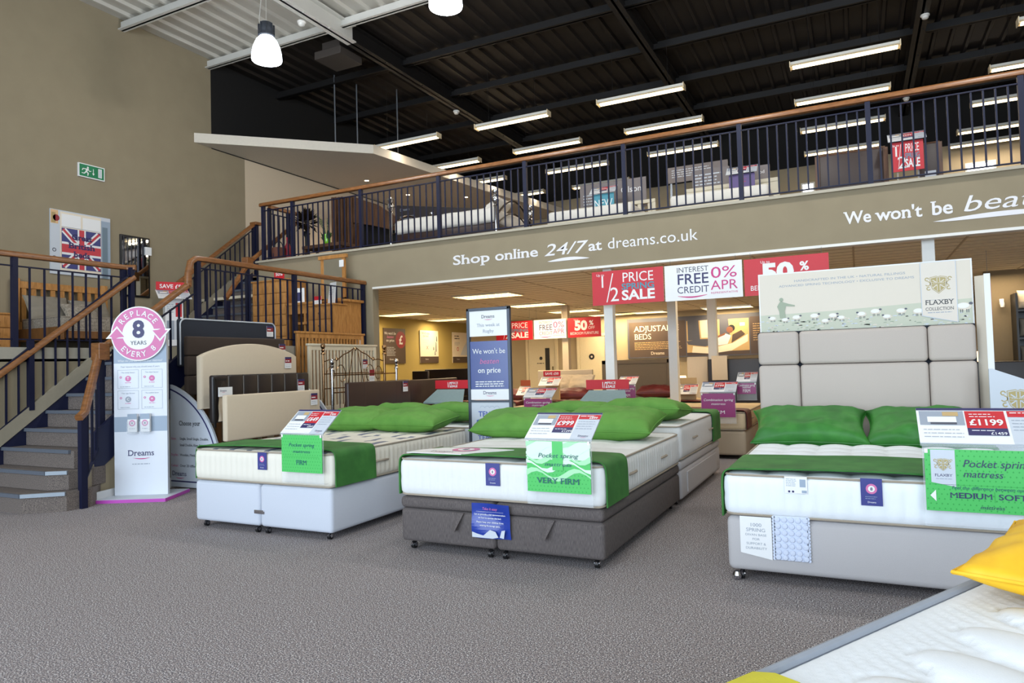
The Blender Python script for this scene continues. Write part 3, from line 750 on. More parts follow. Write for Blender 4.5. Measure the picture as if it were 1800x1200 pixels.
# price ticket face
def price_face(b, w, h, big, small, sw=None):
    b.rect(P_W, -w/2, 0, w/2, h, 1)
    b.rect(P_NAVY, -w/2, h*.93, w/2, h, 2)
    b.rect(P_GREY, -w*.48, h*.5, -w*.14, h*.91, 2); b.rect(P_W, -w*.42, h*.58, -w*.2, h*.74, 3); b.rect(P_DG, -w*.40, h*.52, -w*.2, h*.58, 3); b.rect(P_TAN, -w*.3, h*.76, -w*.18, h*.88, 3)
    b.rect(P_RED, -w*.13, h*.42, w*.16, h*.91, 2); b.rect(P_NAVY, -w*.13, h*.22, w*.16, h*.42, 3)
    b.text(P_W, '£'+big, w*.015, h*.50, h*.16, bold=.025, L=4, w=w*.25); b.text(P_W, '£'+small, w*.09, h*.24, h*.07, bold=.01, L=4)
    b.lines(P_W, -w*.1, h*.80, w*.1, 2, h*.07, h*.02, 4); b.lines(P_W, -w*.1, h*.34, w*.1, 1, h*.07, h*.02, 4)
    b.rect(P_LG, w*.18, 0, w/2, h*.93, 2); b.rect(P_RED, w*.18, h*.74, w/2, h*.91, 3)
    if sw: b.text(P_W, '£'+sw, w*.4, h*.755, h*.07, bold=.02, L=4)
    b.lines(P_W, w*.2, h*.84, w*.42, 1, h*.07, h*.025, 4)
    b.lines(P_GREY, w*.2, h*.64, w*.46, 4, h*.09, h*.018, 3, .1); b.lines(P_GREY, -w*.46, h*.36, -w*.16, 3, h*.1, h*.018, 3, .1)
    dreams(b, w*.36, h*.08, h*.055, L=4)
def price_stand(name, label, x0, w, yf, z0, z1, zc0, zc1, depth, face, big, small, sw, kind, card=P_GREEN, group=None):
    """clear acrylic stand hooked over the foot of a mattress, hanging card, sloping ticket on top"""
    t = thing(name, label, 'price stand', (x0+w/2, yf, z0), 0, group)
    H = z1-z0
    b = MB().box(-w/2-.004, -.004, -.08, w/2+.004, 0, H+.01).box(-w/2-.004, -.004, -.082, w/2+.004, .10, -.079).box(-w/2, 0, H+.004, w/2, .02, H+.008)
    b.build('acrylic_stand', ACRYL, t)
    b = MB(); b.use(card).box(-w/2+.004, -.012, 0, w/2-.004, -.007, H-.01)
    b.M = Matrix.Translation((0, -.012, 0)); face(b, w, H)
    b.build('hanging_card', None, t)
    # ticket
    L = math.hypot(depth, zc1-zc0); a = math.atan2(zc1-zc0, depth)
    b = MB(); wt = w*1.04; b.use(P_LG).box(-wt/2, 0, 0, wt/2, .005, L); price_face(b, wt, L, big, small, sw)
    b.build('price_ticket', None, t, loc=(0, -.01, zc0-z0), rot=(-(PI/2-a), 0, 0))
    b = MB(); b.box(-wt/2, .003, -.004, wt/2, .009, L*.98); b.box(-wt/2, .002, -.012, wt/2, .010, -.002)
    b.build('ticket_holder', ACRYL, t, loc=(0, -.01, zc0-z0), rot=(-(PI/2-a), 0, 0))
    for s in (-1, 1): MB().box(s*(w/2-.012)-.008, -.016, H-.03, s*(w/2-.012)+.008, -.0, H-.008, .002).build('clip', P_W, t)
    return t
DTX = pc('green ink', 20, 84, 96)
def diamonds(b, w, h, m=P_GREEND):
    s = .024; n = int(w/s); k = int(h/s)
    for i in range(n):
        for j in range(k):
            u = -w/2+s*(i+.5)+(s/2 if j % 2 else 0); v = s*(j+.5); r = .0038
            if u > w/2-.01: continue
            b.flat(m, [(u-r, v), (u, v-r*1.3), (u+r, v), (u, v+r*1.3)], 1)
# ---------------------------------------------------------------- bed with striped mattress (left)
zbL, ztL, zmL = .055, .385, .652
divan('divan_base', 'pale grey divan base with chrome link bar, nearest the stairs', -4.996, 4.03, 1.463, 2.0, zbL, ztL, DIVW, .0)
mattress('mattress', 'mattress with grey striped ticking top on the pale grey divan nearest the stairs', -4.996, 4.03, 1.463, 2.0, ztL+.003, zmL, MATTS, tuft=(5, 7, .014), rib=(.06, .010))
mL = C.objects[-1]
t = [o for o in C.objects if o.get('label', '').startswith('mattress with grey striped')][0]
blue_tag(t, .785, .572-.0, .095, .135, -.014)
runner('bed_runner', 'green velvet runner across the foot of the striped mattress', -4.996, 4.03, 1.463, .03, .50, ztL+.01, zmL, GREENV)
def cardL(b, w, h):
    diamonds(b, w, h); b.text(DTX, 'Pocket spring', 0, h*.66, .026, shear=.25, w=w*.62); b.text(DTX, 'mattress', 0, h*.5, .022, shear=.25, w=w*.42)
    b.lines(P_GREEND, -w*.42, h*.4, w*.42, 1, 1, .002, 2, 0); b.text(DTX, 'FIRM', 0, h*.2, .034, serif=True, bold=.004)
price_stand('price_stand', 'acrylic price stand with green FIRM card on the striped mattress', -3.968, .405, 3.985, .508, .80, .80, .962, .21, cardL, '649', '849', '499', 'L')
# ---------------------------------------------------------------- centre bed on charcoal ottoman
zbG, ztG, zmG = .06, .372, .642
g = divan('storage_divan', 'charcoal weave ottoman bed base with fabric pull tabs', -2.9227, 4.045, 1.5, 2.0, zbG, ztG, DIVG, 0, seam=True, link=False)
for u in (.47, 1.13):
    b = MB(); V = []
    b.add([(u-.0, -.006, ztG-.085), (u+.05, -.012, ztG-.085), (u-.005, -.05, ztG-.205), (u-.045, -.02, ztG-.2), (u+.002, -.002, ztG-.085), (u+.05, -.006, ztG-.085), (u-.005, -.044, ztG-.205), (u-.045, -.014, ztG-.2)],
          [(0, 3, 2, 1), (4, 5, 6, 7), (0, 1, 5, 4), (1, 2, 6, 5), (2, 3, 7, 6), (3, 0, 4, 7)])
    b.box(u-.05, -.008, ztG-.2, u-.0, 0, ztG-.085); b.build('pull_tab', DIVG, g)
b = MB(); b.use(P_BLUE); K = 12; V = []; Fs = []
for i in range(K+1):
    for j in range(K+1):
        u, v = i/K, j/K; V.append((-.14+.28*u, -.008-.012*math.sin(u*5+v*3)-.006*math.sin(v*7), -.115+.225*v))
for i in range(K):
    for j in range(K): a = i*(K+1)+j; Fs.append((a, a+K+1, a+K+2, a+1))
b.add(V, Fs); q = len(b.v)
b.M = Matrix.Translation((0, -.024, 0))
b.text(P_PINK, 'Take it easy', 0, .072, .017, shear=.2, w=.11); b.rect(P_W, -.1, .06, .1, .061, 1)
for k, s in enumerate(('Let us provide a full demonstration', 'on how to operate this bed.', 'Please keep your children from', 'entering the storage space.')):
    b.text(P_W, s, 0, .038-k*.022-(.006 if k > 1 else 0), .010, bold=.01, L=1, w=(.23, .17, .20, .15)[k])
b.flat(P_LG, [(-.135, -.11), (-.135, -.075), (-.10, -.085), (-.05, -.095), (-.02, -.07), (.0, -.055), (.04, -.065), (.06, -.10), (.02, -.11)], 1)
b.flat(P_LG, [(.07, -.10), (.085, -.055), (.11, -.05), (.10, -.105)], 1)
o = b.build('notice', None, None, loc=(-2.19, 4.03, .255)); tag(o, 'blue glossy Take it easy notice pinned on the charcoal ottoman base', 'notice')
o.name = 'notice_sheet'
gm = mattress('mattress', 'white mattress with cream tufted top on the charcoal ottoman base', -2.9227, 4.045, 1.5, 2.0, ztG+.003, zmG, MATTC, tuft=(5, 7, .014), rib=(.06, .011))
blue_tag(gm, .752, .556, .105, .146, -.016)
runner('bed_runner', 'green velvet runner across the foot of the mattress on the charcoal base', -2.9227, 4.045, 1.5, .02, .45, ztG+.01, zmG, GREENV)
o = thing('leaflet', 'white shaped card with pink ring lying on the green runner corner', 'leaflet', (-2.55, 4.27, zmG+.034), 0)
b = MB(); b.use(P_W).hprism([(-.33, -.2), (.12, -.21), (.19, -.1), (.30, .01), (.37, .1), (.02, .14), (-.2, .1), (-.31, -.05)], -.004, 0); b.build('card', None, o)
b = MB(); b.M = Matrix.Rotation(-PI/2, 4, 'X') @ Matrix.Translation((0, 0, 0)); rosette(b, .03, .02, .1, 2); dreams(b, -.08, -.14, .04); b.build('print', None, o)
def cardG(b, w, h):
    diamonds(b, w, h*.5); wv = P_PALEG
    for k in range(5):
        for i in range(12):
            q = []
            for j, e in ((i, 0), (i+1, 0), (i+1, 1), (i, 1)): q.append((-w/2+w*j/12, max(0, min(h-.012, h*(.3+.16*k)+.024*e+.03*math.sin(j*.8+k*1.3+.5*e)))))
            b.flat((wv, P_PALEW)[k % 2], q, 2+k*.4)
    b.rect(P_PALEW, -w/2+.004, h*.62, w/2-.004, h-.012, 1.6); b.rect(P_GREEN, -.035, h*.42, .035, h-.012, 5)
    b.text(DTX, 'Pocket spring', 0, h*.66, .026, shear=.25, w=w*.62, L=6); b.text(DTX, 'mattress', 0, h*.5, .022, shear=.25, w=w*.42, L=6)
    b.text(DTX, 'VERY FIRM', 0, h*.17, .034, serif=True, bold=.004, L=6, w=w*.66)
P_PALEG = pc('pale green', 170, 222, 176, .2); P_PALEW = pc('mint white', 214, 236, 214, .2)
price_stand('price_stand', 'acrylic price stand with glossy green VERY FIRM card on the centre bed', -1.898, .43, 3.985, .475, .80, .805, .948, .22, cardG, '999', '1299', '899', 'G')
# ---------------------------------------------------------------- beds behind, head to head
b2 = divan('divan_base', 'light grey divan base with side drawer behind the charcoal ottoman', -2.9, 6.10, 1.48, 1.86, .05, .385, DIVL, 0, seam=True, link=False)
MB().box(1.478, .2, .09, 1.492, 1.6, .27, .004).build('drawer', DIVL, b2)
mattress('mattress', 'cream pocket sprung mattress behind the centre bed, with piped edges', -2.9, 6.10, 1.48, 1.86, .388, .70, MATTC, rib=(.04, .007), tuft=(5, 7, .012))
runner('bed_runner', 'green velvet runner over the far foot of the cream mattress behind the centre bed', -2.9, 6.10, 1.48, 1.42, 1.84, .40, .70, GREENV)
divan('divan_base', 'pale grey divan base behind the striped bed', -4.95, 6.12, 1.45, 1.86, .05, .385, DIVW, 0, link=False)
mattress('mattress', 'white mattress behind the striped bed', -4.95, 6.12, 1.45, 1.86, .388, .66, MATTW, rib=(.05, .006))
# pillows
pz = zmL
pillow('bright green pillow with pleated edge, front left on the striped mattress', (-4.62, 5.66, .765), .80, .46, .21, GREENP, R_(4), R_(10), 1)
pillow('bright green pillow, front right on the striped mattress', (-3.92, 5.66, .76), .82, .46, .21, GREENP, R_(-3), R_(8), 2)
pillow('bright green pillow behind, between the two pillows of the striped bed', (-4.55, 6.5, .775), .74, .45, .20, GREENP, R_(3), R_(-8), 3)
pillow('bright green pillow at the far head of the bed behind the striped one, right side', (-3.88, 6.52, .775), .74, .45, .20, GREENP, R_(-4), R_(-6), 4)
pillow('bright green pillow, front left on the centre bed', (-2.66, 5.52, .76), .84, .48, .22, GREENP, R_(5), R_(12), 5)
pillow('large bright green pillow, front right on the centre bed', (-1.86, 5.50, .77), .84, .50, .24, GREENP, R_(-2), R_(12), 6)
pillow('bright green pillow on the mattress behind the centre bed, left side', (-2.50, 6.50, .80), .74, .46, .18, GREENP, R_(2), R_(-5), 7)
pillow('bright green pillow on the mattress behind the centre bed, right side', (-1.84, 6.52, .81), .80, .5, .22, GREENP, R_(-3), R_(-5), 8)
# ---------------------------------------------------------------- Flaxby bed
zbF, ztF, zmF = .06, .366, .615
FX, FY, FW_ = -.718, 4.155, 1.52
f = divan('divan_base', 'wide light grey weave divan base with one panel front and ball castors', FX, FY, FW_, 2.0, zbF, ztF, DIVL, 0, split=False, link=False)
for o_ in [o for o in C.objects if o.parent == f and o.name.startswith('castor')]: pass
MB().lathe([(0.001, 0), (.02, .004), (.028, .025), (.02, .045), (.005, .05)], (.045, .03, .002), 16).build('castor', METAL, f, True)
fm = mattress('mattress', 'white hand tufted mattress with quilted border on the wide grey divan', FX, FY-.005, FW_, 2.0, ztF+.003, zmF, MATTW, tuft=(7, 9, .022), rib=(.083, .011), r=.045)
blue_tag(fm, .752, .546, .102, .142, -.017)
b = MB(); b.M = Matrix.Translation((.382, -.016, .566)); b.use(P_W).box(-.058, -.003, -.048, .058, 0, .044); b.M = Matrix.Translation((.382, -.019, .566))
b.rect(P_BLUEG, .02, -.012, .05, .03, 1); b.lines(P_BLUEG, -.05, .028, .01, 5, .009, .003, 1); b.disc(P_NAVY, -.035, -.038, .006, 1); b.disc(P_NAVY, -.015, -.038, .006, 1); b.rect(P_BLUEG, .03, -.044, .055, -.03, 1)
b.build('care_label', None, fm)
runner('bed_runner', 'green velvet runner across the foot of the wide hand tufted mattress', FX, FY, FW_, .015, .66, ztF, zmF, GREENV, off=.018, r=.045, lowz=ztF-.004)
o = thing('information_card', 'cream 1000 SPRING card with slanted lower edge on the wide grey divan', 'card', (-.558, FY-.004, ztF+.006))
b = MB(); b.use(P_W).prism([(-.085, 0), (-.085, -.205), (.085, -.235), (.085, 0)], -.004, 0); b.M = Matrix.Translation((0, -.004, 0))
for k, (s, cp, ww) in enumerate((('1000', .019, .065), ('SPRING', .019, .105), ('DIVAN BASE', .012, .115), ('FOR', .012, .04), ('SUPPORT &', .013, .105), ('DURABILITY', .013, .115))):
    b.text(P_GREY, s, 0, (-.055, -.083, -.107, -.131, -.157, -.182)[k], cp, L=1, w=ww)
b.build('printed_card', None, o)
o = thing('spring_swatch', 'swatch of white pocketed mini springs hanging beside the 1000 SPRING card', 'sample', (-.373, FY-.006, ztF+.022))
b = MB(); b.box(-.088, -.008, -.245, .092, 0, 0, .003)
for i in range(5):
    for j in range(7):
        u = -.068+.036*i; v = -.02-.036*j
        if j == 6: v = -.228
        b.M = Matrix.Translation((u+.003*(j % 2), -.008, v)) @ Matrix.Rotation(PI/2, 4, 'X'); b.lathe([(.0165, -.004), (.0160, .003), (.0135, .007), (.004, .0085)], seg=12); b.M = None
for j in range(14):
    for s in (-1, 1): b.M = Matrix.Translation((s*.09+.002, -.004, -.01-.0175*j)) @ Matrix.Rotation(PI/2, 4, 'X'); b.lathe([(.009, -.003), (.009, .004)], seg=8); b.M = None
b.build('spring_pockets', mat('spring pocket cloth', (206, 214, 232), .8, bump=.1), o, True)
# headboard of padded blocks
hb = thing('headboard', 'tall dove grey fabric headboard of six padded blocks', 'headboard', (.02, 6.16, 0))
zs = [.30, 1.207, 1.482]; xs = [-.775, -.452, .462, .775]
for i in range(3):
    for j in range(2):
        MB().box(xs[i]+.002, 0, zs[j]+.002, xs[i+1]-.002, .09, zs[j+1]-.002, .03).build('padded_block', HEADF, hb, True)
MB().box(-.782, .085, .1, .782, .11, 1.486, .01).build('back_board', NAVYF, hb)
for s in (-.5, .5): MB().box(s-.04, .088, 0, s+.04, .112, .3).build('leg', OAKD, hb)
pillow('deep green velvet pillow leaning on the dove grey headboard, left', (-.36, 5.84, .725), .84, .46, .24, GREEND, R_(3), R_(28), 11, wr=.013, pin=.13)
pillow('deep green velvet pillow leaning on the dove grey headboard, right', (.42, 5.86, .72), .82, .46, .23, GREEND, R_(-3), R_(28), 12, wr=.013, pin=.13)
def crest(b, u, v, s, m=P_GOLD, bg=P_W, L=2):
    sh = lambda k: [(u-k*s*.5, v+k*s*.5), (u-k*s*.1, v+k*s*.58), (u, v+k*s*.52), (u+k*s*.1, v+k*s*.58), (u+k*s*.5, v+k*s*.5), (u+k*s*.48, v), (u+k*s*.36, v-k*s*.32), (u, v-k*s*.62), (u-k*s*.36, v-k*s*.32), (u-k*s*.48, v)]
    b.flat(m, sh(1), L); b.flat(bg, sh(.93), L+1); b.flat(m, sh(.86), L+2)
    for a in (38, -38):
        c, n = math.cos(R_(a)), math.sin(R_(a)); q = []
        for x, y in ((-.42*s, -.03*s), (.42*s, -.03*s), (.42*s, .03*s), (-.42*s, .03*s)): q.append((u+x*c-y*n, v+.05*s+x*n+y*c))
        b.flat(bg, q, L+3)
    b.rect(bg, u-.10*s, v-.42*s, u+.10*s, v+.46*s, L+4); b.rect(bg, u-.42*s, v-.02*s, u+.42*s, v+.16*s, L+4.3)
    b.rect(m, u-.06*s, v-.46*s, u+.06*s, v+.46*s, L+5); b.rect(m, u-.40*s, v+.0*s, u+.40*s, v+.14*s, L+5.3)
    b.lines(bg, u-.3*s, v+.085*s, u+.3*s, 1, 1, .03*s, L+6, 0)
    for sd in (-1, 1):
        b.disc(m, u+sd*.66*s, v+.38*s, .13*s, L, .07*s, 0, 300); b.disc(m, u+sd*.62*s, v+.08*s, .17*s, L, .12*s, 90 if sd > 0 else 270-60, 270 if sd > 0 else 450); b.disc(m, u+sd*.58*s, v-.25*s, .13*s, L, .07*s, 60, 330)
def cardF(b, w, h):
    diamonds(b, w, h)
    b.flat(P_LG, [(-w/2+.03, h-.012), (-w/2+.03, h-.175), (-w/2+.135, h-.195), (-w/2+.135, h-.012)], 2); b.M = b.M; crest(b, -w/2+.083, h-.085, .052, P_GOLD, P_LG, 3)
    b.text(P_NAVY, 'FLAXBY', -w/2+.083, h-.145, .013, serif=True, L=3, w=.075); b.lines(P_GREY, -w/2+.05, h-.158, -w/2+.118, 1, 1, .003, 3, 0)
    b.text(P_NAVY, 'Pocket spring', -w/2+.165, h-.095, .036, shear=.25, align='l', w=.275, L=2); b.text(P_NAVY, 'mattress', -w/2+.165, h-.145, .033, shear=.25, align='l', w=.165, L=2)
    b.rect(P_GREEND, -w*.44, h*.415, w*.44, h*.42, 2)
    b.text(DTX, 'Feel the difference between our', -.015, h*.35, .016, shear=.25, w=.30); b.text(P_NAVY, 'MEDIUM', -.085, h*.215, .026, serif=True, bold=.02, w=.18)
    b.rect(P_GREEND, .012, h*.17, .014, h*.33, 2)
    b.text(P_NAVY, 'SOFT', .085, h*.215, .026, serif=True, bold=.012, w=.115); b.text(P_NAVY, 'mattress', .0, h*.06, .018, shear=.25, w=.1)
    b.flat(P_W, [(-w*.46, h*.24), (-w*.415, h*.15), (-w*.415, h*.33)], 2); b.flat(P_W, [(w*.45, h*.24), (w*.405, h*.15), (w*.405, h*.33)], 2)
price_stand('price_stand', 'large acrylic price stand with green MEDIUM SOFT card on the wide divan', .275, .56, 4.10, .478, .795, .815, .975, .21, cardF, '1199', '1459', '799', 'F')
# printed board behind the headboard
P_PANEL = pc('panel cream', 218, 208, 194)
bw = thing('display_board', 'tall white display board with sheep picture and crest panel above the grey headboard', 'display board', (.02, 6.30, 0))
b = MB(); b.use(P_W).box(-.765, 0, .02, .785, .03, 1.985)
z0, z1 = 1.45, 1.985
b.flat(P_SKY, [(-.755, z0), (.775, z0), (.775, z1-.01), (-.755, z1-.01)], 1)
b.flat(P_FIELD, [(-.755, z0), (.775, z0), (.775, 1.68), (.3, 1.66), (-.2, 1.64), (-.755, 1.63)], 2)
rnd = random.Random(3)
for k in range(260):
    u = rnd.uniform(-.75, .76); v = rnd.uniform(1.46, 1.58); s = rnd.uniform(.006, .02); b.flat(rnd.choice([P_FIELD2, P_SKY, P_FIELD, P_LG]), [(u-s, v), (u+s, v+rnd.uniform(-.004, .004)), (u+s*.6, v+.008), (u-s*.7, v+.006)], 3)
def sheep(u, v, s, d=1):
    b.flat(P_SKY, [(u+s*math.cos(a)*1.0, v+s*.62*math.sin(a)) for a in [2*PI*k/14 for k in range(14)]], 4)
    b.flat(P_W, [(u+s*.8*math.cos(a)-.1*s, v+.12*s+s*.4*math.sin(a)) for a in [2*PI*k/14 for k in range(14)]], 5)
    b.flat(P_DG, [(u+d*s*.9+s*.28*math.cos(a), v+s*.42+s*.22*math.sin(a)) for a in [2*PI*k/8 for k in range(8)]], 5)
    for q in (-.5, -.25, .3, .55): b.rect(P_DG, u+q*s, v-s*.95, u+q*s+s*.1, v-s*.45, 4)
for u, v, s, d in ((-.66, 1.60, .03, -1), (-.56, 1.585, .028, 1), (-.47, 1.60, .034, 1), (-.33, 1.605, .036, 1), (-.19, 1.60, .035, 1), (-.13, 1.58, .03, -1), (.02, 1.60, .035, -1), (.12, 1.615, .038, 1), (.30, 1.61, .036, 1), (.42, 1.60, .04, 1), (.62, 1.63, .04, 1), (-.25, 1.56, .03, 1), (.20, 1.57, .032, -1), (.72, 1.62, .05, 1)): sheep(u, v, s, d)
b.flat(P_FIELD2, [(-.60, 1.60), (-.605, 1.66), (-.62, 1.70), (-.60, 1.735), (-.585, 1.745), (-.57, 1.735), (-.53, 1.72), (-.48, 1.705), (-.48, 1.695), (-.55, 1.70), (-.56, 1.66), (-.555, 1.60)], 6); b.disc(P_FIELD2, -.585, 1.757, .016, 6)
b.text(P_GREY, 'HANDCRAFTED IN THE UK • NATURAL FILLINGS', -.07, 1.90, .018, w=.82, bold=.004); b.text(P_GREY, 'ADVANCED SPRING TECHNOLOGY • EXCLUSIVE TO DREAMS', -.10, 1.862, .018, w=1.0, bold=.004)
b.flat(P_LG, [(.44, 1.978), (.44, 1.56), (.68, 1.50), (.68, 1.978)], 7); b.flat(P_PANEL, [(.445, 1.975), (.445, 1.565), (.675, 1.505), (.675, 1.975)], 8)
crest(b, .56, 1.80, .115, P_GOLD, P_PANEL, 9); b.text(P_BLACK, 'FLAXBY', .56, 1.645, .036, serif=True, bold=.008, L=9, w=.19); b.text(P_BLACK, 'COLLECTION', .56, 1.60, .024, serif=True, L=9, w=.19); b.lines(P_GREY, .48, 1.58, .64, 1, 1, .006, 9, 0)
b.rect(P_GREY, .47, 1.68, .65, 1.682, 9)
b.build('printed_board', None, bw)
MB().box(-.6, .03, .02, -.55, .25, .05).box(.5, .03, .02, .55, .25, .05).box(-.6, .03, .02, -.57, .06, 1.9).box(.55, .03, .02, .58, .06, 1.9).build('support_strut', OAK, bw)
sb = thing('side_board', 'narrow white folded board standing at the right end of the sheep picture display', 'display board', (.84, 6.2, 0))
MB().use(P_W).hprism([(-.03, .06), (.022, .0), (.03, .01), (-.02, .075)], .02, 1.84).build('folded_side', P_SKY, sb)
MB().box(.022, .0, .02, .062, .012, 1.85).build('panel', P_W, sb)
c0 = onY(1738, 648, 5.9); c1 = onY(1790, 703, 5.9)
sb = thing('counter_board', 'white display return with sloping top and gold crest, right edge behind the wide bed', 'display board', (c0.x, 5.9, 0))
b = MB(); b.use(P_LG).prism([(0, 0), (0, c0.z), (.02, c0.z), (.5, c0.z-.20), (1.1, .9), (1.1, 0)], 0, .03); crest(b, c1.x-c0.x, c1.z, .13, P_GOLD, P_LG, 1); b.build('panel', None, sb)
# ---------------------------------------------------------------- near bed with yellow pillows
A = Vector((.335, 2.52)); dy = Vector((-.4925, -.8703)); dx = Vector((.8703, -.4925))
ang = math.atan2(dx.y, dx.x)
O = A+dy*1.95
zy = .60
divan('divan_base', 'pale divan base under the quilted memory mattress in the near right corner', O.x, O.y, 1.38, 1.95, .055, .34, DIVW, ang, link=False)
def leafmatt():
    w, l, z0, z1 = 1.38, 1.95, .343, zy; r = .045
    nx, ny, nz = 92, 130, 6
    pts, Fs = rbox_grid(w, l, z0, z1, r, nx, ny, nz); V = []
    leaves = []
    for k in range(9):
        for s in (0, 1):
            leaves.append((.30+s*.34, .10+k*.215+s*.1)); leaves.append((.98+s*.34, .10+k*.215+s*.1))
    for p, n in pts:
        p = p.copy()
        if n.z > .7 and p.z > z1-.03:
            e = min(p.x, w-p.x, p.y, l-p.y); h = 0; ins = False
            for cx, cy in leaves:
                dx_, dy_ = p.x-cx, p.y-cy; c, s = math.cos(R_(14)), math.sin(R_(14))
                a = (dx_*c-dy_*s)/.165; b_ = (dx_*s+dy_*c)/.088
                q = a*a+b_*b_
                if q < 1: h += .020*(1-q)**.5; ins = True; break
                if q < 1.25: h -= .009*(1.25-q)*4; 
            if not ins: h += .0035*math.sin((p.y*1.0+p.x*.35+.05*math.sin(p.x*9))*150)*min(1, e/.05)*.9
            p.z += h*min(1, e/.06)
        V.append(p)
    t = thing('mattress', 'large white memory mattress with leaf quilting, near right corner', 'mattress', (O.x, O.y, 0), ang)
    MB().add(V, Fs).build('mattress_body', MATTW, t, True, angle=180)
    for z in (z1-.006, z0+.01):
        q = []
        for cx, cy, a0 in ((w-r, l-r, 0), (r, l-r, 90), (r, r, 180), (w-r, r, 270)):
            for k in range(5): a = R_(a0+k*22.5); q.append((cx+(r+.004)*math.cos(a), cy+(r+.004)*math.sin(a), z))
        MB().tube(q, .013, 8, closed=True).build('piping', PIPEG, t, True)
    return t
leafmatt()
pp = A+dx*.43+dy*.06
pillow('yellow velvet pillow with folded corner on the memory mattress, right edge', (pp.x, pp.y, zy+.105), .82, .50, .15, YELLOW, ang+R_(4), R_(6), 21, wr=.014)
def cloth_patch(x0, x1, y0, y1, z):
    V = []; Fs = []; nx, ny = 26, 12
    for L in (0, 1):
        for i in range(nx+1):
            for j in range(ny+1):
                x = x0+(x1-x0)*i/nx; y = y0+(y1-y0)*j/ny
                zz = z+.004*math.sin(x*22)+.006*noise.noise(Vector((x*6, y*6, 0)))-.008*L
                if x < .0: zz = z-(-x)*1.0-.008*L; 
                V.append((x if x > -.03 else -.032+.0*L, y, zz if x > -.03 else z-(-x)*1.4-.008*L))
    N = (nx+1)*(ny+1)
    for i in range(nx):
        for j in range(ny):
            a = i*(ny+1)+j; Fs.append((a, a+ny+1, a+ny+2, a+1)); Fs.append((N+a, N+a+1, N+a+ny+2, N+a+ny+1))
    return V, Fs
V, Fs = cloth_patch(-.12, 1.3, .20, .83, zy+.018)
t = thing('bed_runner', 'yellow throw across the foot of the memory mattress, bottom edge of view', 'bed runner', (O.x, O.y, 0), ang)
MB().add(V, Fs).build('cloth', mat('lime yellow cloth', (206, 196, 52), .8, var=.05, bump=.1), t, True, angle=60)
# ================================================================= free-standing signs
def circtext(b, m, s, u, v, r, cap, a_mid, step, up=True, L=4):
    n = len(s)
    for i, ch in enumerate(s):
        a = R_(a_mid+(-(i-(n-1)/2) if up else (i-(n-1)/2))*step)
        if ch == ' ': continue
        rr = r if up else r
        x, y = u+rr*math.cos(a), v+rr*math.sin(a); rot = a-PI/2 if up else a+PI/2
        b.text(m, ch, x, y, cap, rot=rot, L=L, bold=.012)
t = thing('totem_sign', 'tall white totem with pink REPLACE EVERY 8 disc on a magenta edged base', 'totem sign', (-6.71, 4.775, 0), R_(27.9))
b = MB(); b.use(P_LG).box(-.36, -.27, 0, .36, .28, .03).use(P_MAG).box(-.362, -.275, .002, .362, -.27, .034); b.use(P_MAG).box(.36, -.272, .002, .364, .28, .034); b.use(P_LG).box(-.36, -.27, .03, .36, .28, .036)
b.build('base', None, t)
b = MB(); w = .272; b.use(P_LG).box(-w, -.02, .034, w, .02, 1.72); b.M = Matrix.Translation((0, -.02, 0))
b.rect(pc('panel white', 218, 222, 230), -w, .034, w, 1.40, 1); b.rect(P_BLUEG, -w, 1.40, w, 1.72, 1); b.rect(P_BLUEG, -w, .69, w, .845, 2)
b.text(P_W, 'When did you last replace your mattress?', 0, 1.415, .022, w=.46); b.text(P_GREY, 'Four reasons why you should every 8 years', 0, 1.355, .018, w=.40, bold=.005)
for i, (cx, cy) in enumerate(((-.125, 1.235), (.12, 1.235), (-.125, 1.02), (.12, 1.02))):
    for q in ((-.108, -.097, .108, -.094), (-.108, .094, .108, .097), (-.108, -.097, -.105, .097), (.105, -.097, .108, .097)): b.rect(P_GREY, cx+q[0], cy+q[1], cx+q[2], cy+q[3], 2)
    b.text(P_GREY, 'The '+('body', 'dust', 'age', 'comfort')[i]+' factor', cx, cy+.062, .014, w=.14, L=3)
    b.disc(P_PINK if i != 2 else P_GREY, cx, cy+.005, .03, 3); b.text(P_W, ('T', '~', 'C', '=')[i], cx, cy-.006, .026, L=4, bold=.02)
    b.disc(P_PINK, cx-.075, cy+.02, .012, 3, .006); b.lines(P_PINK, cx-.03, cy-.04, cx+.03, 1, 1, .006, 3, 0); b.lines(P_GREY, cx-.08, cy-.082, cx+.02, 1, 1, .006, 3, 0)
dreams(b, 0, .44, .058, L=3); b.lines(P_GREY, -.09, .35, .09, 1, 1, .008, 2, 0)
b.build('panel', None, t)
b = MB(); cz = 1.705; r = .272; b.use(P_LG)
b.M = Matrix.Translation((0, -.035, cz)) @ Matrix.Rotation(PI/2, 4, 'X'); b.lathe([(r+.012, -.012), (r+.012, .012)], seg=56)
b.M = Matrix.Translation((0, -.047, cz)); b.disc(P_W, 0, 0, r+.012, 1, seg=56); b.disc(P_PINK, 0, 0, r, 2, .165, seg=56); b.disc(P_W, 0, 0, .165, 2)
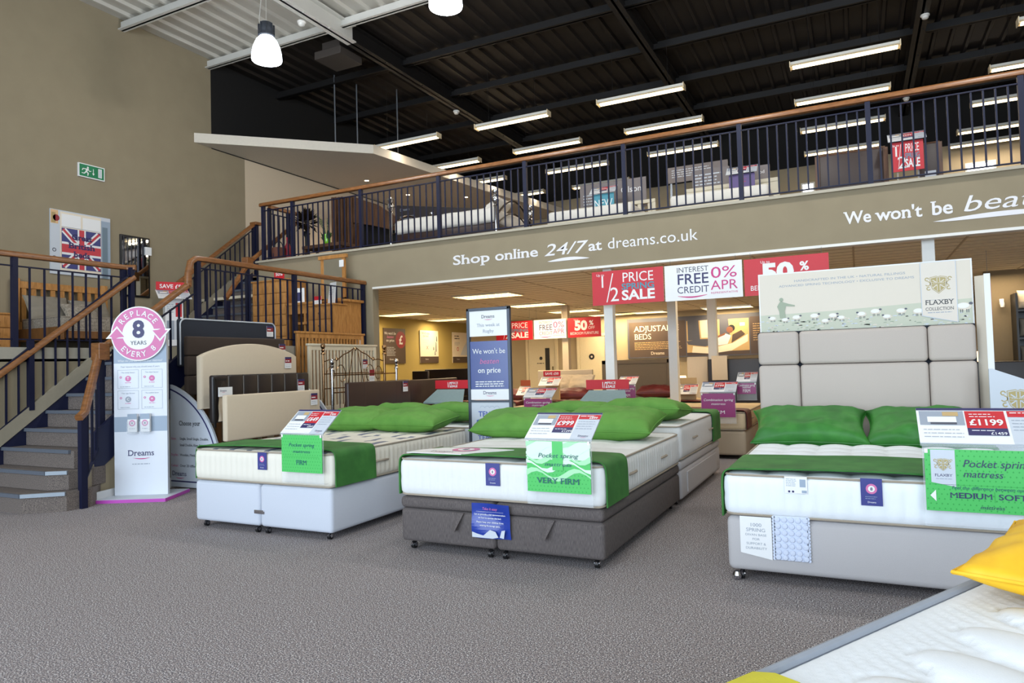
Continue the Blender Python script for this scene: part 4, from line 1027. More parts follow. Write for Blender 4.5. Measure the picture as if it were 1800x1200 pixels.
# two arrow heads
for s in (1, -1):
    b.flat(P_W, [(s*.12, s*.045), (s*.335, s*.045), (s*.22, -s*.085)][::1], 3); b.flat(P_PINK, [(s*.145, s*.030), (s*.20, s*.034), (s*.27, s*.06), (s*.275, s*.028), (s*.30, s*.028), (s*.22, -s*.06)], 4)
b.text(P_NAVY, '8', 0, -.035, .165, bold=.035, L=5); b.text(P_DG, 'YEARS', 0, -.115, .04, L=5)
circtext(b, P_W, 'REPLACE', 0, 0, .188, .055, 90, 17.5, True, 5); circtext(b, P_W, 'EVERY 8', 0, 0, .243, .055, 270, 15, False, 5)
b.build('disc', None, t)
for u in (-.065, .065):
    b = MB(); b.use(ACRYL).box(u-.052, -.075, .67, u+.052, -.02, .69).box(u-.052, -.078, .67, u+.052, -.075, .80)
    b.use(P_W).box(u-.048, -.065, .69, u+.048, -.035, .875); b.M = Matrix.Translation((u, -.066, .69)); b.rect(P_BLUEG, -.048, .13, .048, .185, 1); b.disc(P_PINK, 0, .09, .032, 1, .02); b.text(P_NAVY, '8', 0, .08, .02, L=2, bold=.02); b.lines(P_GREY, -.03, .03, .03, 1, 1, .006, 1, 0)
    b.build('leaflet_holder', None, t)
# weekly offers poster frame
t = thing('poster_stand', 'slim grey framed poster stand with three stacked price posters between the beds', 'poster stand', (-3.29, 6.10, 0))
MB().box(-.26, -.12, 0, .26, .12, .03, .01).build('base', GUN, t)
fr = MB(); fr.box(-.245, -.02, .03, -.215, .02, 1.85, .004).box(.215, -.02, .03, .245, .02, 1.85, .004).box(-.245, -.02, 1.82, .245, .02, 1.85, .004).box(-.215, -.015, .905, .215, .015, .925).box(-.215, -.015, .03, .215, .015, .05); fr.build('frame', GUN, t)
b = MB(); b.use(P_W).box(-.215, -.008, 1.565, .215, .0, 1.82); b.M = Matrix.Translation((0, -.008, 0)); dreams(b, 0, 1.745, .032, L=2, m=P_DG); b.text(P_GREY, 'This week at', 0, 1.66, .032, serif=True, w=.26); b.text(P_GREY, 'Rugby', 0, 1.60, .032, serif=True, w=.125); b.build('top_poster', None, t)
b = MB(); b.use(pc('poster blue', 70, 84, 140, .2)).box(-.215, -.008, .93, .215, .0, 1.515); b.M = Matrix.Translation((0, -.008, 0)); b.rect(P_W, -.215, .93, .215, 1.035, 1)
b.text(P_W, "We won't be", 0, 1.39, .05, serif=True, w=.37); b.text(P_PINK, 'beaten', 0, 1.29, .05, shear=.25, w=.22); b.text(P_W, 'on price', 0, 1.20, .05, serif=True, w=.26, bold=.01); b.lines(P_W, -.16, 1.105, .16, 3, .022, .009, 2, 0, True); dreams(b, 0, .985, .032, L=2)
b.build('blue_poster', None, t)
b = MB(); b.use(P_LG).box(-.215, -.008, .05, .215, 0, .905); b.M = Matrix.Translation((0, -.008, 0)); PB = pc('tempur blue', 66, 88, 168)
for k in range(4): b.disc(P_BLUEG, -.09+.055*k, .84, .03, 1, .027, 20, 160)
b.text(PB, 'TEMPUR', 0, .765, .05, w=.27, bold=.02); b.text(PB, '30', -.04, .605, .12, w=.25, bold=.05); b.text(PB, '%', .15, .665, .06, bold=.03); b.text(PB, 'TEMPUR', 0, .535, .04, w=.30); b.build('lower_poster', None, t)
# ================================================================= headboard rack by the landing wall (boards face +X)
def hboard(name, label, x, ya, yb, z0, z1, m, kind, group=None, th=.07, tag_at=None, lean=0):
    w = yb-ya; t = thing(name, label, 'headboard', (x, (ya+yb)/2, 0), PI/2, group)
    if kind == 'plain':
        MB().box(-w/2, 0, z0, w/2, th, z1, .018).build('pad', m, t, True)
    elif kind == 'piped':
        MB().box(-w/2, 0, z0, w/2, th, z1, .02).build('pad', m, t, True)
        r = .07; q = [(-w/2+.0, -.002, z0+.02), (-w/2, -.002, z1-r)]
        for k in range(6): a = R_(180-90*k/5); q.append((-w/2+r+r*math.cos(a), -.002, z1-r+r*math.sin(a)))
        for k in range(6): a = R_(90-90*k/5); q.append((w/2-r+r*math.cos(a), -.002, z1-r+r*math.sin(a)))
        q += [(w/2, -.002, z0+.02)]; MB().tube(q, .009, 6, up=(0, 1, 0)).build('piping', P_LG, t, True)
        for k in range(5):
            u = -w/2+w*(k+.9)/5.6; MB().lathe([(.001, -.012), (.014, -.008), (.016, 0)], (0, 0, 0), 12).build('button', METAL, t, True, loc=(u, 0, z1-.25), rot=(-PI/2, 0, 0))
    elif kind == 'grid':
        for i in range(1):
            for j in range(3): MB().box(-w/2, 0, z0+(z1-z0)*j/3+.002, w/2, th, z0+(z1-z0)*(j+1)/3-.002, .02).build('padded_panel', m, t, True)
    elif kind == 'arch':
        P = [(-w/2, z0), (-w/2, z1-.15)]
        for k in range(1, 24): s = k/24; P.append((-w/2+w*s, z1-.15+.15*math.sin(PI*s)**.8))
        P += [(w/2, z1-.15), (w/2, z0)]
        b = MB(); n = len(P); cx = 0; cz = (z0+z1)/2
        V = []
        for y, k in ((th, 1), (.02, 1), (.006, .985), (0, .95)):
            V += [(cx+(a-cx)*(k if abs(k) else 1), y, cz+(c-cz)*k) for a, c in P]
        Fs = [(j*n+i, j*n+(i+1) % n, (j+1)*n+(i+1) % n, (j+1)*n+i) for j in range(3) for i in range(n)]+[tuple(range(n-1, -1, -1)), tuple(3*n+i for i in range(n))]
        b.add(V, Fs).build('pad', m, t, True)
    elif kind == 'channel':
        n = 7
        for i in range(n): MB().box(-w/2+w*i/n+.001, 0, z0, -w/2+w*(i+1)/n-.001, th, z1, .022).build('channel', m, t, True)
        for i in range(1, n): MB().box(-w/2+w*i/n-.0015, .004, z0+.01, -w/2+w*i/n+.0015, .01, z1-.012).build('stitching', STITCH, t)
    elif kind == 'leather':
        MB().box(-w/2, 0, z0, w/2, th, z1, .02).build('pad', m, t, True)
        b = MB()
        for i in range(1, 4): b.box(-w/2+w*i/4-.001, -.0015, z0+.02, -w/2+w*i/4+.001, .0, z1-.02)
        b.box(-w/2+.02, -.0015, (z0+z1)/2-.001, w/2-.02, 0, (z0+z1)/2+.001); b.build('stitching', mat('brown thread', (84, 66, 58), .8), t)
    elif kind == 'slat':
        b = MB().box(-w/2-.02, -.01, z1-.03, w/2+.02, th*.6, z1, .005); b.build('top_rail', m, t, True)
        for s in (-1, 1): MB().box(s*(w/2-.03)-.03, 0, z0, s*(w/2-.03)+.03, th*.5, z1-.03, .004).build('post', m, t, True)
        MB().box(-w/2+.06, .004, z1-.09, w/2-.06, th*.45, z1-.03).build('cross_rail', m, t); MB().box(-w/2+.06, .004, z0+.1, w/2-.06, th*.45, z0+.17).build('cross_rail', m, t)
        n = 19 if w > 1.3 else 15
        for i in range(n): u = -w/2+.08+(w-.16)*(i+.5)/n; MB().box(u-.017, .008, z0+.16, u+.017, th*.35, z1-.085).build('slat', m, t)
    if kind != 'slat':
        for s in (-1, 1): MB().box(s*w*.3-.03, th, 0, s*w*.3+.03, th+.025, z1-.15).build('strut', OAKD, t)
    if tag_at:
        u, v = tag_at; b = MB(); b.use(P_W).box(u-.055, -.012, v-.07, u+.055, -.009, v+.07); b.M = Matrix.Translation((u, -.012, v)); b.rect(P_NAVY, -.055, .045, .055, .07, 1); b.rect(P_MAROON, -.055, -.005, .055, .045, 1); b.lines(P_W, -.045, .015, .02, 1, 1, .012, 2, 0); b.lines(P_GREY, -.045, -.03, .045, 2, .02, .005, 1, .1); b.build('price_tag', None, t)
    return t
HB = 'headboards stepped on the display rack'
hboard('headboard', 'navy wool headboard with white piping and studs, highest on the rack', -6.895, 5.39, 6.83, 1.36, 1.905, NAVYF, 'piped', HB, tag_at=(.62, 1.80))
hboard('headboard', 'dark brown ribbed headboard under the navy piped one', -6.74, 5.36, 6.85, 1.03, 1.70, BROWNF, 'grid', HB, tag_at=(.68, 1.56))
hboard('headboard', 'cream arched headboard in the middle of the rack', -6.45, 5.30, 6.76, .88, 1.61, CREAMF, 'arch', HB, tag_at=(.56, 1.38))
hboard('headboard', 'dark leather channelled headboard with pale stitching below the cream arch', -6.15, 5.20, 6.65, .74, 1.25, LEATH, 'channel', HB, tag_at=(.57, 1.10))
hboard('headboard', 'plain cream suede headboard, lowest and nearest on the rack', -5.86, 5.12, 6.52, .56, 1.04, CREAMF, 'plain', HB, tag_at=(.58, .93))
o = thing('fabric_swatch', 'cream fabric swatch with white header hanging from a black bracket', 'sample', (-6.08, 5.29, 1.0), R_(90))
V = []; Fs = []
for i in range(9):
    for j in range(9): V.append((-.085+.17*i/8+.006*math.sin(j), -.012*math.sin(i*1.1+j*.3), -.24+.27*j/8))
for i in range(8):
    for j in range(8): a = i*9+j; Fs.append((a, a+9, a+10, a+1))
MB().add(V, Fs).add([(v[0], v[1]+.004, v[2]) for v in V], [f[::-1] for f in Fs]).build('swatch', CREAMF, o, True)
b = MB(); b.use(P_W).box(-.09, -.016, .02, .09, -.008, .12); b.M = Matrix.Translation((0, -.016, .02)); dreams(b, -.03, .055, .018, L=1); b.build('header_card', None, o)
MB().tube([(-.05, 0, .12), (0, .01, .2), (.05, 0, .12)], .003, 5).box(-.12, 0, .19, .03, .02, .215).box(-.13, 0, -.3, -.11, .02, .215).build('bracket', BLACKPL, o)
# quarter-round end panels of the rack
def endpanel(Y, label, x0, name='quarter_round_panel', full=True):
    t = thing(name, label, 'display panel', (x0, Y, 0)); P = [(-.74, .02)]
    n = 26; R, H = 1.02, 1.235
    P = [(-.70, 0.015)]+[(.46*1, .015)]
    arc = []
    for k in range(n+1):
        a = R_(90*k/n); arc.append((-.70+1.16*math.sin(a)**1.0 if False else -.70+1.16*math.sin(a), .015+1.19*math.cos(a)**.85))
    P = [(-.70, .015)]+arc
    P = [(-.36, .015), (-.36, .015+1.19*math.cos(math.asin(.34/1.16))**.85)]+[q_ for q_ in arc if q_[0] > -.355]; P = P[::-1]
    arc = [q_ for q_ in arc if q_[0] > -.4]
    b = MB(); b.use(P_LG).prism(P, 0, .025)
    def sc(k): return [(-.70+(a+.70)*k, .015+(c-.015)*k) for a, c in arc]
    o_, i_ = sc(.965), sc(.95); b.M = None
    for k in range(len(arc)-1): b.flat(P_NAVY, [o_[k], o_[k+1], i_[k+1], i_[k]], 1)
    b.rect(P_NAVY, -.36, .07, .40, .085, 1)
    b.text(P_BLACK, 'Choose your', -.04, .70, .05, serif=True, w=.34, L=2, bold=.01)
    for k, (a, s, v) in enumerate((('Size:', 'Single, Small Single, Double,', .60), ('', 'Small Double, King, Superking', .53), ('Style:', 'Wooden, Metal, Upholstered', .42), ('Colour:', 'Over 20 different colours', .30))):
        if a: b.text(P_PINKD, a, -.345, v-.06, .026, align='l', serif=True, w=.12 if a != 'Size:' else .09)
        b.text(P_BLACK, s, -.20, v-.06, .026, align='l', serif=True, w=.46, bold=.005)
    dreams(b, -.33, .14, .05, L=2, align='l')
    b.build('printed_panel', None, t)
    MB().box(-.36, .025, .02, -.32, .06, 1.0).box(.0, .025, .02, .04, .06, .9).build('support_strut', OAKD, t)
endpanel(5.32, 'grey quarter-round Choose your panel at the near end of the headboard rack', -6.63)
endpanel(7.18, 'grey quarter-round panel at the far end of the headboard rack', -6.62)
# rack 2
hboard('headboard', 'tall light oak slatted headboard leaning below the landing railing', -6.93, 7.27, 8.72, .60, 1.825, OAK, 'slat', None, tag_at=None)
hboard('headboard', 'cream painted slatted headboard in front of the oak one', -6.74, 7.29, 8.78, .60, 1.645, CREAMP, 'slat', None, tag_at=(.45, 1.35))
def metalhead(label, x, ya, yb, zt, m, ornate, cat='headboard', fin=.055):
    w = yb-ya; t = thing('metal_headboard', label, cat, (x, (ya+yb)/2, 0), PI/2)
    for s in (-1, 1):
        b = MB(); b.lathe([(.019, 0), (.019, zt-.16), (.030, zt-.15), (.030, zt-.14), (.016, zt-.12), (.026, zt-.10), (.016, zt-.085), (.03, zt-.055), (.033, zt-.04), (.026, zt-.015), (.008, zt)], (s*w/2, 0, 0), 14); b.build('post', m, t, True)
    b = MB()
    if ornate:
        q = []
        for k in range(33):
            u = -1+2*k/32; q.append((u*w/2, 0, zt-.24+.17*math.exp(-(u*2.4)**2)+.012*math.cos(u*16)))
        b.tube(q, .008, 6)
        b.tube([(-w/2, 0, zt-.42), (w/2, 0, zt-.42)], .008, 6).tube([(-w/2, 0, zt-.62), (w/2, 0, zt-.62)], .008, 6)
        for s in (-1, 1):
            for c0, r0 in ((.25, .12), (.42, .10)):
                q = [(s*(c0*w/1.1+r0*math.cos(a)*(1-a/9)), 0, zt-.45+r0*1.5*math.sin(a)*(1-a/9)) for a in [k*.4 for k in range(14)]]; b.tube(q, .006, 5)
            b.tube([(s*.05, 0, zt-.08), (s*.12, 0, zt-.35), (s*.22, 0, zt-.75), (s*.3, 0, zt-1.0)], .006, 5)
        for u in (-.3, 0, .3): b.lathe([(.004, -.03), (.022, -.01), (.022, .01), (.004, .03)], (u*w, 0, zt-.24+.17*math.exp(-(u*4.8)**2)), 10)
    else:
        b.tube([(-w/2, 0, zt-.22), (w/2, 0, zt-.22)], .009, 6).tube([(-w/2, 0, zt-.45), (w/2, 0, zt-.45)], .009, 6)
    b.build('scroll_work', m if ornate else BRASS, t, True)
    if not ornate:
        for k in range(9): u = -w/2+w*(k+1)/10; MB().tube([(u, 0, .25), (u, 0, zt-.45 if k % 2 else zt-.40)], .007, 6).build('bar', METAL, t, True)
    b = MB(); b.use(P_W).box(w*.2, -.03, zt-.55, w*.2+.12, -.027, zt-.38); b.M = Matrix.Translation((w*.2, -.03, zt-.55)); b.rect(P_MAROON, 0, .08, .12, .17, 1); b.lines(P_GREY, .01, .05, .11, 2, .02, .006, 1, .1); b.build('price_tag', None, t)
metalhead('antique brass scrolled bedstead in front of the cream slatted headboard', -6.5, 7.30, 8.66, 1.64, BRASS, True)
metalhead('chrome and brass bedstead with finials in front of the scrolled one', -6.2, 7.13, 8.55, 1.42, METAL, False)
hboard('headboard', 'brown leather stitched headboard behind the striped bed pillows', -5.6, 6.73, 8.05, .45, 1.11, LEATHB, 'leather', None, tag_at=(.52, 1.02))
hboard('headboard', 'dark brown leather headboard right of the stitched leather one', -5.65, 8.10, 9.4, .45, 1.10, LEATHB, 'plain', None)
o = thing('socket_box', 'small white wall box beside the landing railing end', 'box', (-6.98, 8.66, 1.66), PI/2); MB().box(-.06, -.03, 0, .06, 0, .12, .004).build('housing', P_W, o)
# ================================================================= landing and left wall
xw = -10.999
t = thing('exit_sign', 'green running man fire exit sign on the left wall', 'sign', (xw, 6.975, 4.58), PI/2)
b = MB(); b.use(P_W).box(-.215, -.03, -.11, .215, .0, .11); b.M = Matrix.Translation((0, -.03, 0)); b.rect(P_EXIT, -.20, -.095, .20, .095, 1)
b.disc(P_W, -.065, .055, .016, 2); b.flat(P_W, [(-.10, .035), (-.06, .04), (-.045, .03), (-.08, -.015), (-.10, -.01)], 2); b.flat(P_W, [(-.10, -.01), (-.08, -.01), (-.05, -.03), (-.06, -.075), (-.075, -.075), (-.07, -.04)], 2); b.flat(P_W, [(-.10, .0), (-.085, -.02), (-.12, -.055), (-.165, -.05), (-.165, -.04), (-.125, -.04)], 2); b.flat(P_W, [(-.10, .035), (-.10, .022), (-.14, .02), (-.15, -.005), (-.162, .0), (-.148, .032)], 2); b.flat(P_W, [(-.06, .035), (-.035, .005), (-.01, .015), (-.01, .003), (-.038, -.008), (-.065, .02)], 2)
b.rect(P_W, .02, -.02, .03, .05, 2); b.flat(P_W, [(.005, -.02), (.045, -.02), (.025, -.055)], 2); b.rect(P_W, .105, -.07, .165, .075, 2); b.rect(P_LG, .112, -.062, .158, .068, 3)
b.build('panel', None, t)
t = thing('flag_poster', 'Great British beds poster with flag bedding on the left wall', 'poster', (xw, 6.805, 3.40), PI/2)
b = MB(); W2, H2 = .477, .47; b.use(P_LG).box(-W2, -.02, -H2-.06, W2, 0, H2); b.M = Matrix.Translation((0, -.02, 0))
b.rect(P_LG, -W2, -H2-.06, W2, H2, 1); b.rect(P_CREAM, -.33, -H2, .32, H2-.02, 2); b.rect(P_BLUEG, .32, -H2-.06, W2, H2-.06, 2); b.rect(P_STEEL, .34, -H2-.06, .43, H2-.16, 3)
b.rect(P_W, -.31, .22, -.01, .42, 3); b.rect(P_W, .02, .21, .31, .41, 3); b.rect(P_GREY, -.31, .215, .31, .222, 4)
b.rect(P_PEACH, -W2+.005, .25, -.36, .46, 3); b.disc(P_MAROON, -.39, .34, .05, 4); b.rect(P_OLIVE, -.46, .26, -.40, .42, 4)
x0, x1, y0, y1 = -.31, .31, -.43, .20; cx, cy = 0, (y0+y1)/2
b.rect(P_UKB, x0, y0, x1, y1, 5)
def dg(m, ax, ay, bx, by, t_, L):
    d = Vector((bx-ax, by-ay)).normalized(); n_ = Vector((-d.y, d.x))*t_; b.flat(m, [(ax+n_.x, ay+n_.y), (ax-n_.x, ay-n_.y), (bx-n_.x, by-n_.y), (bx+n_.x, by+n_.y)], L)
for s in (1, -1):
    dg(P_W, x0+.03, cy+s*(y1-cy)-s*.03, x1-.03, cy-s*(y1-cy)+s*.03, .045, 6); dg(P_UKR, x0+.02, cy+s*(y1-cy)-s*.02, x1-.02, cy-s*(y1-cy)+s*.02, .018, 7)
b.rect(P_W, -.065, y0, .065, y1, 8); b.rect(P_W, x0, cy-.10, x1, cy+.10, 8.4); b.rect(P_UKR, -.04, y0, .04, y1, 9); b.rect(P_UKR, x0, cy-.065, x1, cy+.065, 9.4)
for k, s in enumerate(('Great', 'British', 'beds')): b.text(P_NAVY, s, 0, (.035, -.105, -.24)[k], .085, serif=True, L=11, w=(.32, .42, .26)[k], bold=.03)
b.disc(P_DG, -.42, -.16, .03, 3, .018); b.disc(P_DG, -.42, -.28, .03, 3, .018)
b.build('printed_board', None, t)
t = thing('wall_mirror', 'tall dark framed mirror on the left wall beside the flag poster', 'mirror', (xw, 7.72, 3.13), PI/2)
MB().box(-.27, -.03, -.52, .27, 0, .52, .006).build('frame', BLACKPL, t, True); MB().box(-.24, -.034, -.49, .24, -.029, .49).build('glass', GLASSM, t)
b = MB(); b.use(P_W).box(.17, -.05, .22, .29, -.045, .36); b.lines(P_GREY, .19, .3, .27, 2, .03, .008, 1); b.build('price_tag', P_W, t)
# oak bed against the left wall
t = thing('oak_bed', 'light oak slatted bed with bedding on the landing', 'bed', (-10.9, 6.47, ZL), PI/2)
for s in (-1, 1): MB().box(s*.66-.05, 0, 0, s*.66+.05, .07, 1.12, .008).build('post', OAK, t, True)
MB().box(-.61, .01, .98, .61, .055, 1.08, .004).box(-.61, .015, .35, .61, .05, .48).build('rail', OAK, t)
for k in range(9): u = -.55+1.1*k/8; MB().box(u-.032, .02, .46, u+.032, .045, .98).build('slat', OAK, t)
for s in (-1, 1): MB().box(s*.66-.02, -1.1, .18, s*.66+.02, 0, .36).build('side_rail', OAKD, t)
MB().box(-.62, -1.1, .2, .62, 0, .3).build('base', OAKD, t)
mattress('mattress', 'patterned taupe covered mattress on the landing oak bed', -10.9, 5.86, 1.0, 1.22, ZL+.30, ZL+.52, TAUPEC, rib=(.1, .0), dens=.08, handles=False)
pillow('taupe linen pillow standing against the oak slats, left', (-10.72, 6.15, ZL+.68), .62, .42, .16, LINEN, PI/2, R_(62), 31)
pillow('taupe linen pillow standing against the oak slats, right', (-10.72, 6.78, ZL+.66), .6, .40, .16, LINEN, PI/2, R_(62), 32)
pillow('patterned cushion in front of the linen pillows on the oak bed', (-10.52, 6.5, ZL+.62), .5, .34, .14, TAUPEC, PI/2, R_(50), 33, name='cushion', cat='cushion')
def chest(label, c, rz, w, d, h, nd, cols=1, m=OAK, name='chest_of_drawers', cat='chest of drawers', knob=True):
    t = thing(name, label, cat, c, rz)
    MB().box(-w/2, 0, 0, w/2, d, h-.025).build('carcass', m, t); MB().box(-w/2-.02, -.02, h-.025, w/2+.02, d, h, .005).build('top', m, t, True)
    for i in range(cols):
        for j in range(nd):
            a = -w/2+.02+(w-.04)*i/cols; e = -w/2+.02+(w-.04)*(i+1)/cols; z0 = .04+(h-.09)*j/nd; z1 = .04+(h-.09)*(j+1)/nd
            q = MB().box(a+.006, -.018, z0+.006, e-.006, .0, z1-.006, .004).build('drawer', m, t, True)
            if knob:
                MB().lathe([(.006, 0), (.008, .012), (.016, .02), (.014, .03), (.002, .034)], seg=10).build('knob', OAKD, q, True, loc=((a+e)/2, -.018, (z0+z1)/2), rot=(PI/2, 0, 0))
    return t
chest('light oak bedside drawers left of the landing oak bed', (-10.52, 5.36, ZL), PI/2, .46, .4, .57, 3)
# display podium SAVE 50
t = thing('offer_lectern', 'white printed lectern with red SAVE strip on the landing', 'lectern', (-9.62, 7.42, ZL), R_(62))
b = MB(); b.use(P_W).box(-.13, 0, 0, .13, .2, .86); b.M = Matrix.Translation((0, 0, 0)); b.rect(P_GREY, -.11, .2, .0, .5, 1); b.rect(P_LG, .01, .2, .11, .5, 1); b.rect(P_RED, .02, .56, .11, .78, 1); b.lines(P_GREY, -.11, .75, .0, 5, .03, .01, 1); b.build('body', None, t)
b = MB(); b.use(P_W).box(-.24, 0, 0, .24, .008, .34); price_face(b, .46, .33, '549', '649', '499'); b.build('price_ticket', None, t, loc=(0, -.12, .84), rot=(R_(-62), 0, 0))
b = MB(); b.use(P_RED).box(-.23, 0, 0, .23, .01, .15); b.text(P_W, 'SAVE £50', 0, .05, .06, bold=.02, w=.36); b.build('save_strip', None, t, loc=(0, .18, .98), rot=(0, 0, 0))
# dressing furniture in front of the gallery wall
chest('tall dark oak narrow chest on the landing beside the upper stairs', (-8.62, 8.44, ZL), 0, .78, .42, 1.16, 6, 1, knob=False)
t = thing('dressing_table', 'oak kneehole dressing table on the landing by the gallery wall', 'dressing table', (-7.62, 8.38, ZL), 0)
MB().box(-.6, -.02, .70, .62, .45, .74, .004).build('top', OAK, t, True); MB().box(-.58, 0, .56, .20, .42, .70).build('apron', OAK, t)
for u in (-.56, -.2): MB().box(u-.02, 0, 0, u+.02, .04, .56).build('leg', OAK, t)
MB().box(.18, 0, 0, .58, .42, .70).build('pedestal', OAK, t)
for j in range(4): MB().box(.195, -.014, .03+.16*j, .565, 0, .17+.16*j, .003).build('drawer', OAK, t, True)
t = thing('stool', 'low oak stool under the landing dressing table', 'stool', (-7.82, 8.32, ZL)); MB().box(-.2, 0, .38, .2, .3, .42, .005).build('seat', OAK, t, True)
for a in (-.17, .17):
    for c in (.03, .27): MB().box(a-.018, c-.018, 0, a+.018, c+.018, .38).build('leg', OAK, t)
chest('low light oak chest of drawers right of the dressing table, below the easel card', (-7.28, 8.14, ZL), 0, .50, .30, .66, 3, 1, knob=True)
t = thing('table_mirror', 'oak framed rectangular mirror standing on the landing dressing table', 'mirror', (-7.53, 8.72, ZL+.745), 0)
b = MB().box(-.25, 0, 0, -.19, .03, .74).box(.19, 0, 0, .25, .03, .74).box(-.29, -.015, .70, .29, .035, .76, .004).box(-.25, 0, 0, .25, .03, .06); b.build('frame', OAK, t); MB().box(-.19, .004, .06, .19, .02, .70).build('glass', GLASSM, t)
b = MB(); b.use(P_W).box(.16, -.03, .55, .25, -.025, .66); b.build('price_tag', None, t)
t = thing('photo_card', 'small framed blue picture leaning on the dressing table', 'picture', (-8.02, 8.45, ZL+.742), R_(15)); b = MB(); b.use(P_W).box(-.11, 0, 0, .11, .01, .24); b.rect(P_NAVY, -.05, .03, .06, .17, 1); b.rect(P_PEACH, -.09, .12, -.06, .2, 1); b.build('print', None, t)
t = thing('easel_card', 'white folded easel card on the low oak chest', 'card', (-7.17, 8.26, ZL+.665), R_(-20)); b = MB(); b.use(P_W).prism([(-.12, 0), (.10, 0), (.15, .32), (-.03, .32)], 0, .006); b.lines(P_GREY, -.05, .2, .08, 3, .03, .01, 1); b.build('printed_card', None, t)
t = thing('red_price_card', 'small red price card standing on the tall chest', 'card', (-8.52, 8.55, ZL+1.165), 0); b = MB(); b.use(P_RED).box(-.11, 0, 0, .11, .008, .18); b.text(P_W, '50%', 0, .07, .05, bold=.02, w=.16); b.build('printed_card', None, t)
t = thing('red_price_card', 'small white and red price card standing on the low oak chest', 'card', (-7.42, 8.24, ZL+.665), 0); b = MB(); b.use(P_W).box(-.07, 0, 0, .07, .006, .13); b.rect(P_RED, -.07, .07, .07, .13, 1); b.build('printed_card', None, t)
# ================================================================= hanging signs
def sign_half(b, w, h):
    b.rect(P_RED, -w/2, 0, w/2, h, 1); b.text(P_W, 'Up to', -w*.38, h*.86, h*.07, L=2)
    b.text(P_W, '1', -w*.35, h*.52, h*.34, L=2); b.flat(P_W, [(-w*.30, h*.08), (-w*.285, h*.08), (-w*.19, h*.92), (-w*.205, h*.92)], 2); b.text(P_W, '2', -w*.18, h*.10, h*.40, L=2)
    b.text(P_W, 'PRICE', w*.15, h*.64, h*.27, L=2, w=w*.44); b.text(P_TEAL, 'SPRING', w*.15, h*.42, h*.17, L=2, w=w*.46, bold=.02); b.text(P_W, 'SALE', w*.15, h*.12, h*.27, L=2, w=w*.46, bold=.03)
def sign_apr(b, w, h):
    b.rect(P_W, -w/2, 0, w/2, h, 1)
    b.text(P_DG, 'INTEREST', -w*.13, h*.78, h*.14, L=2, w=w*.42); b.text(P_NAVY, 'FREE', -w*.13, h*.45, h*.28, L=2, w=w*.42, bold=.01); b.text(P_NAVY, 'CREDIT', -w*.13, h*.20, h*.18, L=2, w=w*.42)
    b.text(P_PINKD, '0%', w*.27, h*.56, h*.30, L=2, w=w*.34); b.text(P_PINKD, 'APR', w*.27, h*.24, h*.25, L=2, w=w*.34); b.text(P_PINKD, 'REPRESENTATIVE', w*.27, h*.13, h*.05, L=2, w=w*.34)
    for k in range(10): t = k/10; t2 = (k+1)/10; b.flat(P_PINKD, [(-w*.33+w*.38*t, h*(.13-.03*math.sin(t*PI))), (-w*.33+w*.38*t2, h*(.13-.03*math.sin(t2*PI))), (-w*.33+w*.38*t2, h*(.12-.06*math.sin(t2*PI))), (-w*.33+w*.38*t, h*(.12-.06*math.sin(t*PI)))], 2)
def sign_50(b, w, h):
    b.rect(P_RED, -w/2, 0, w/2, h, 1); b.text(P_W, 'Up to', -w*.24, h*.86, h*.07, L=2)
    b.text(P_W, '50', -w*.10, h*.38, h*.44, L=2, bold=.05, w=w*.38); b.text(P_W, '%', w*.22, h*.60, h*.22, L=2, bold=.03); b.text(P_W, 'OFF', w*.22, h*.40, h*.14, L=2)
    b.text(P_W, 'BEDROOM FURNITURE', 0, h*.14, h*.13, L=2, w=w*.86)
def hang(name, label, x0, x1, Y, z0, z1, fn, zc, group=None):
    w = x1-x0; t = thing(name, label, 'hanging sign', ((x0+x1)/2, Y, z0))
    b = MB(); b.use(P_LG).box(-w/2, 0, 0, w/2, .008, z1-z0); fn(b, w, z1-z0); b.build('board', None, t)
    for s in (-1, 1): MB().tube([(s*w*.42, .004, z1-z0), (s*w*.42, .004, zc-z0)], .002, 4).build('hanging_wire', ALU, t)
hang('hanging_sign', 'large red half price spring sale sign hanging under the gallery edge', -3.186, -2.214, 8.90, 2.037, 2.492, sign_half, ZG0)
hang('hanging_sign', 'large white interest free credit sign hanging under the gallery edge', -2.196, -1.235, 8.90, 2.030, 2.488, sign_apr, ZG0)
hang('hanging_sign', 'large red 50% sign partly behind the sheep display board', -1.213, -.262, 8.90, 2.03, 2.48, sign_50, ZG0)
for i, (a, c, fn, lb) in enumerate(((872, 937, sign_half, 'smaller red half price sign hanging further back under the gallery'), (938.5, 996, sign_apr, 'smaller white interest free credit sign hanging further back'), (998, 1057, sign_50, 'smaller red 50% off bedroom furniture sign hanging further back'))):
    A = onY(a, 577, 14.85); B = onY(c, 575, 14.85); hang('hanging_sign', lb, A.x, B.x-.01, 14.85, 1.86, 2.31, fn, ZC)
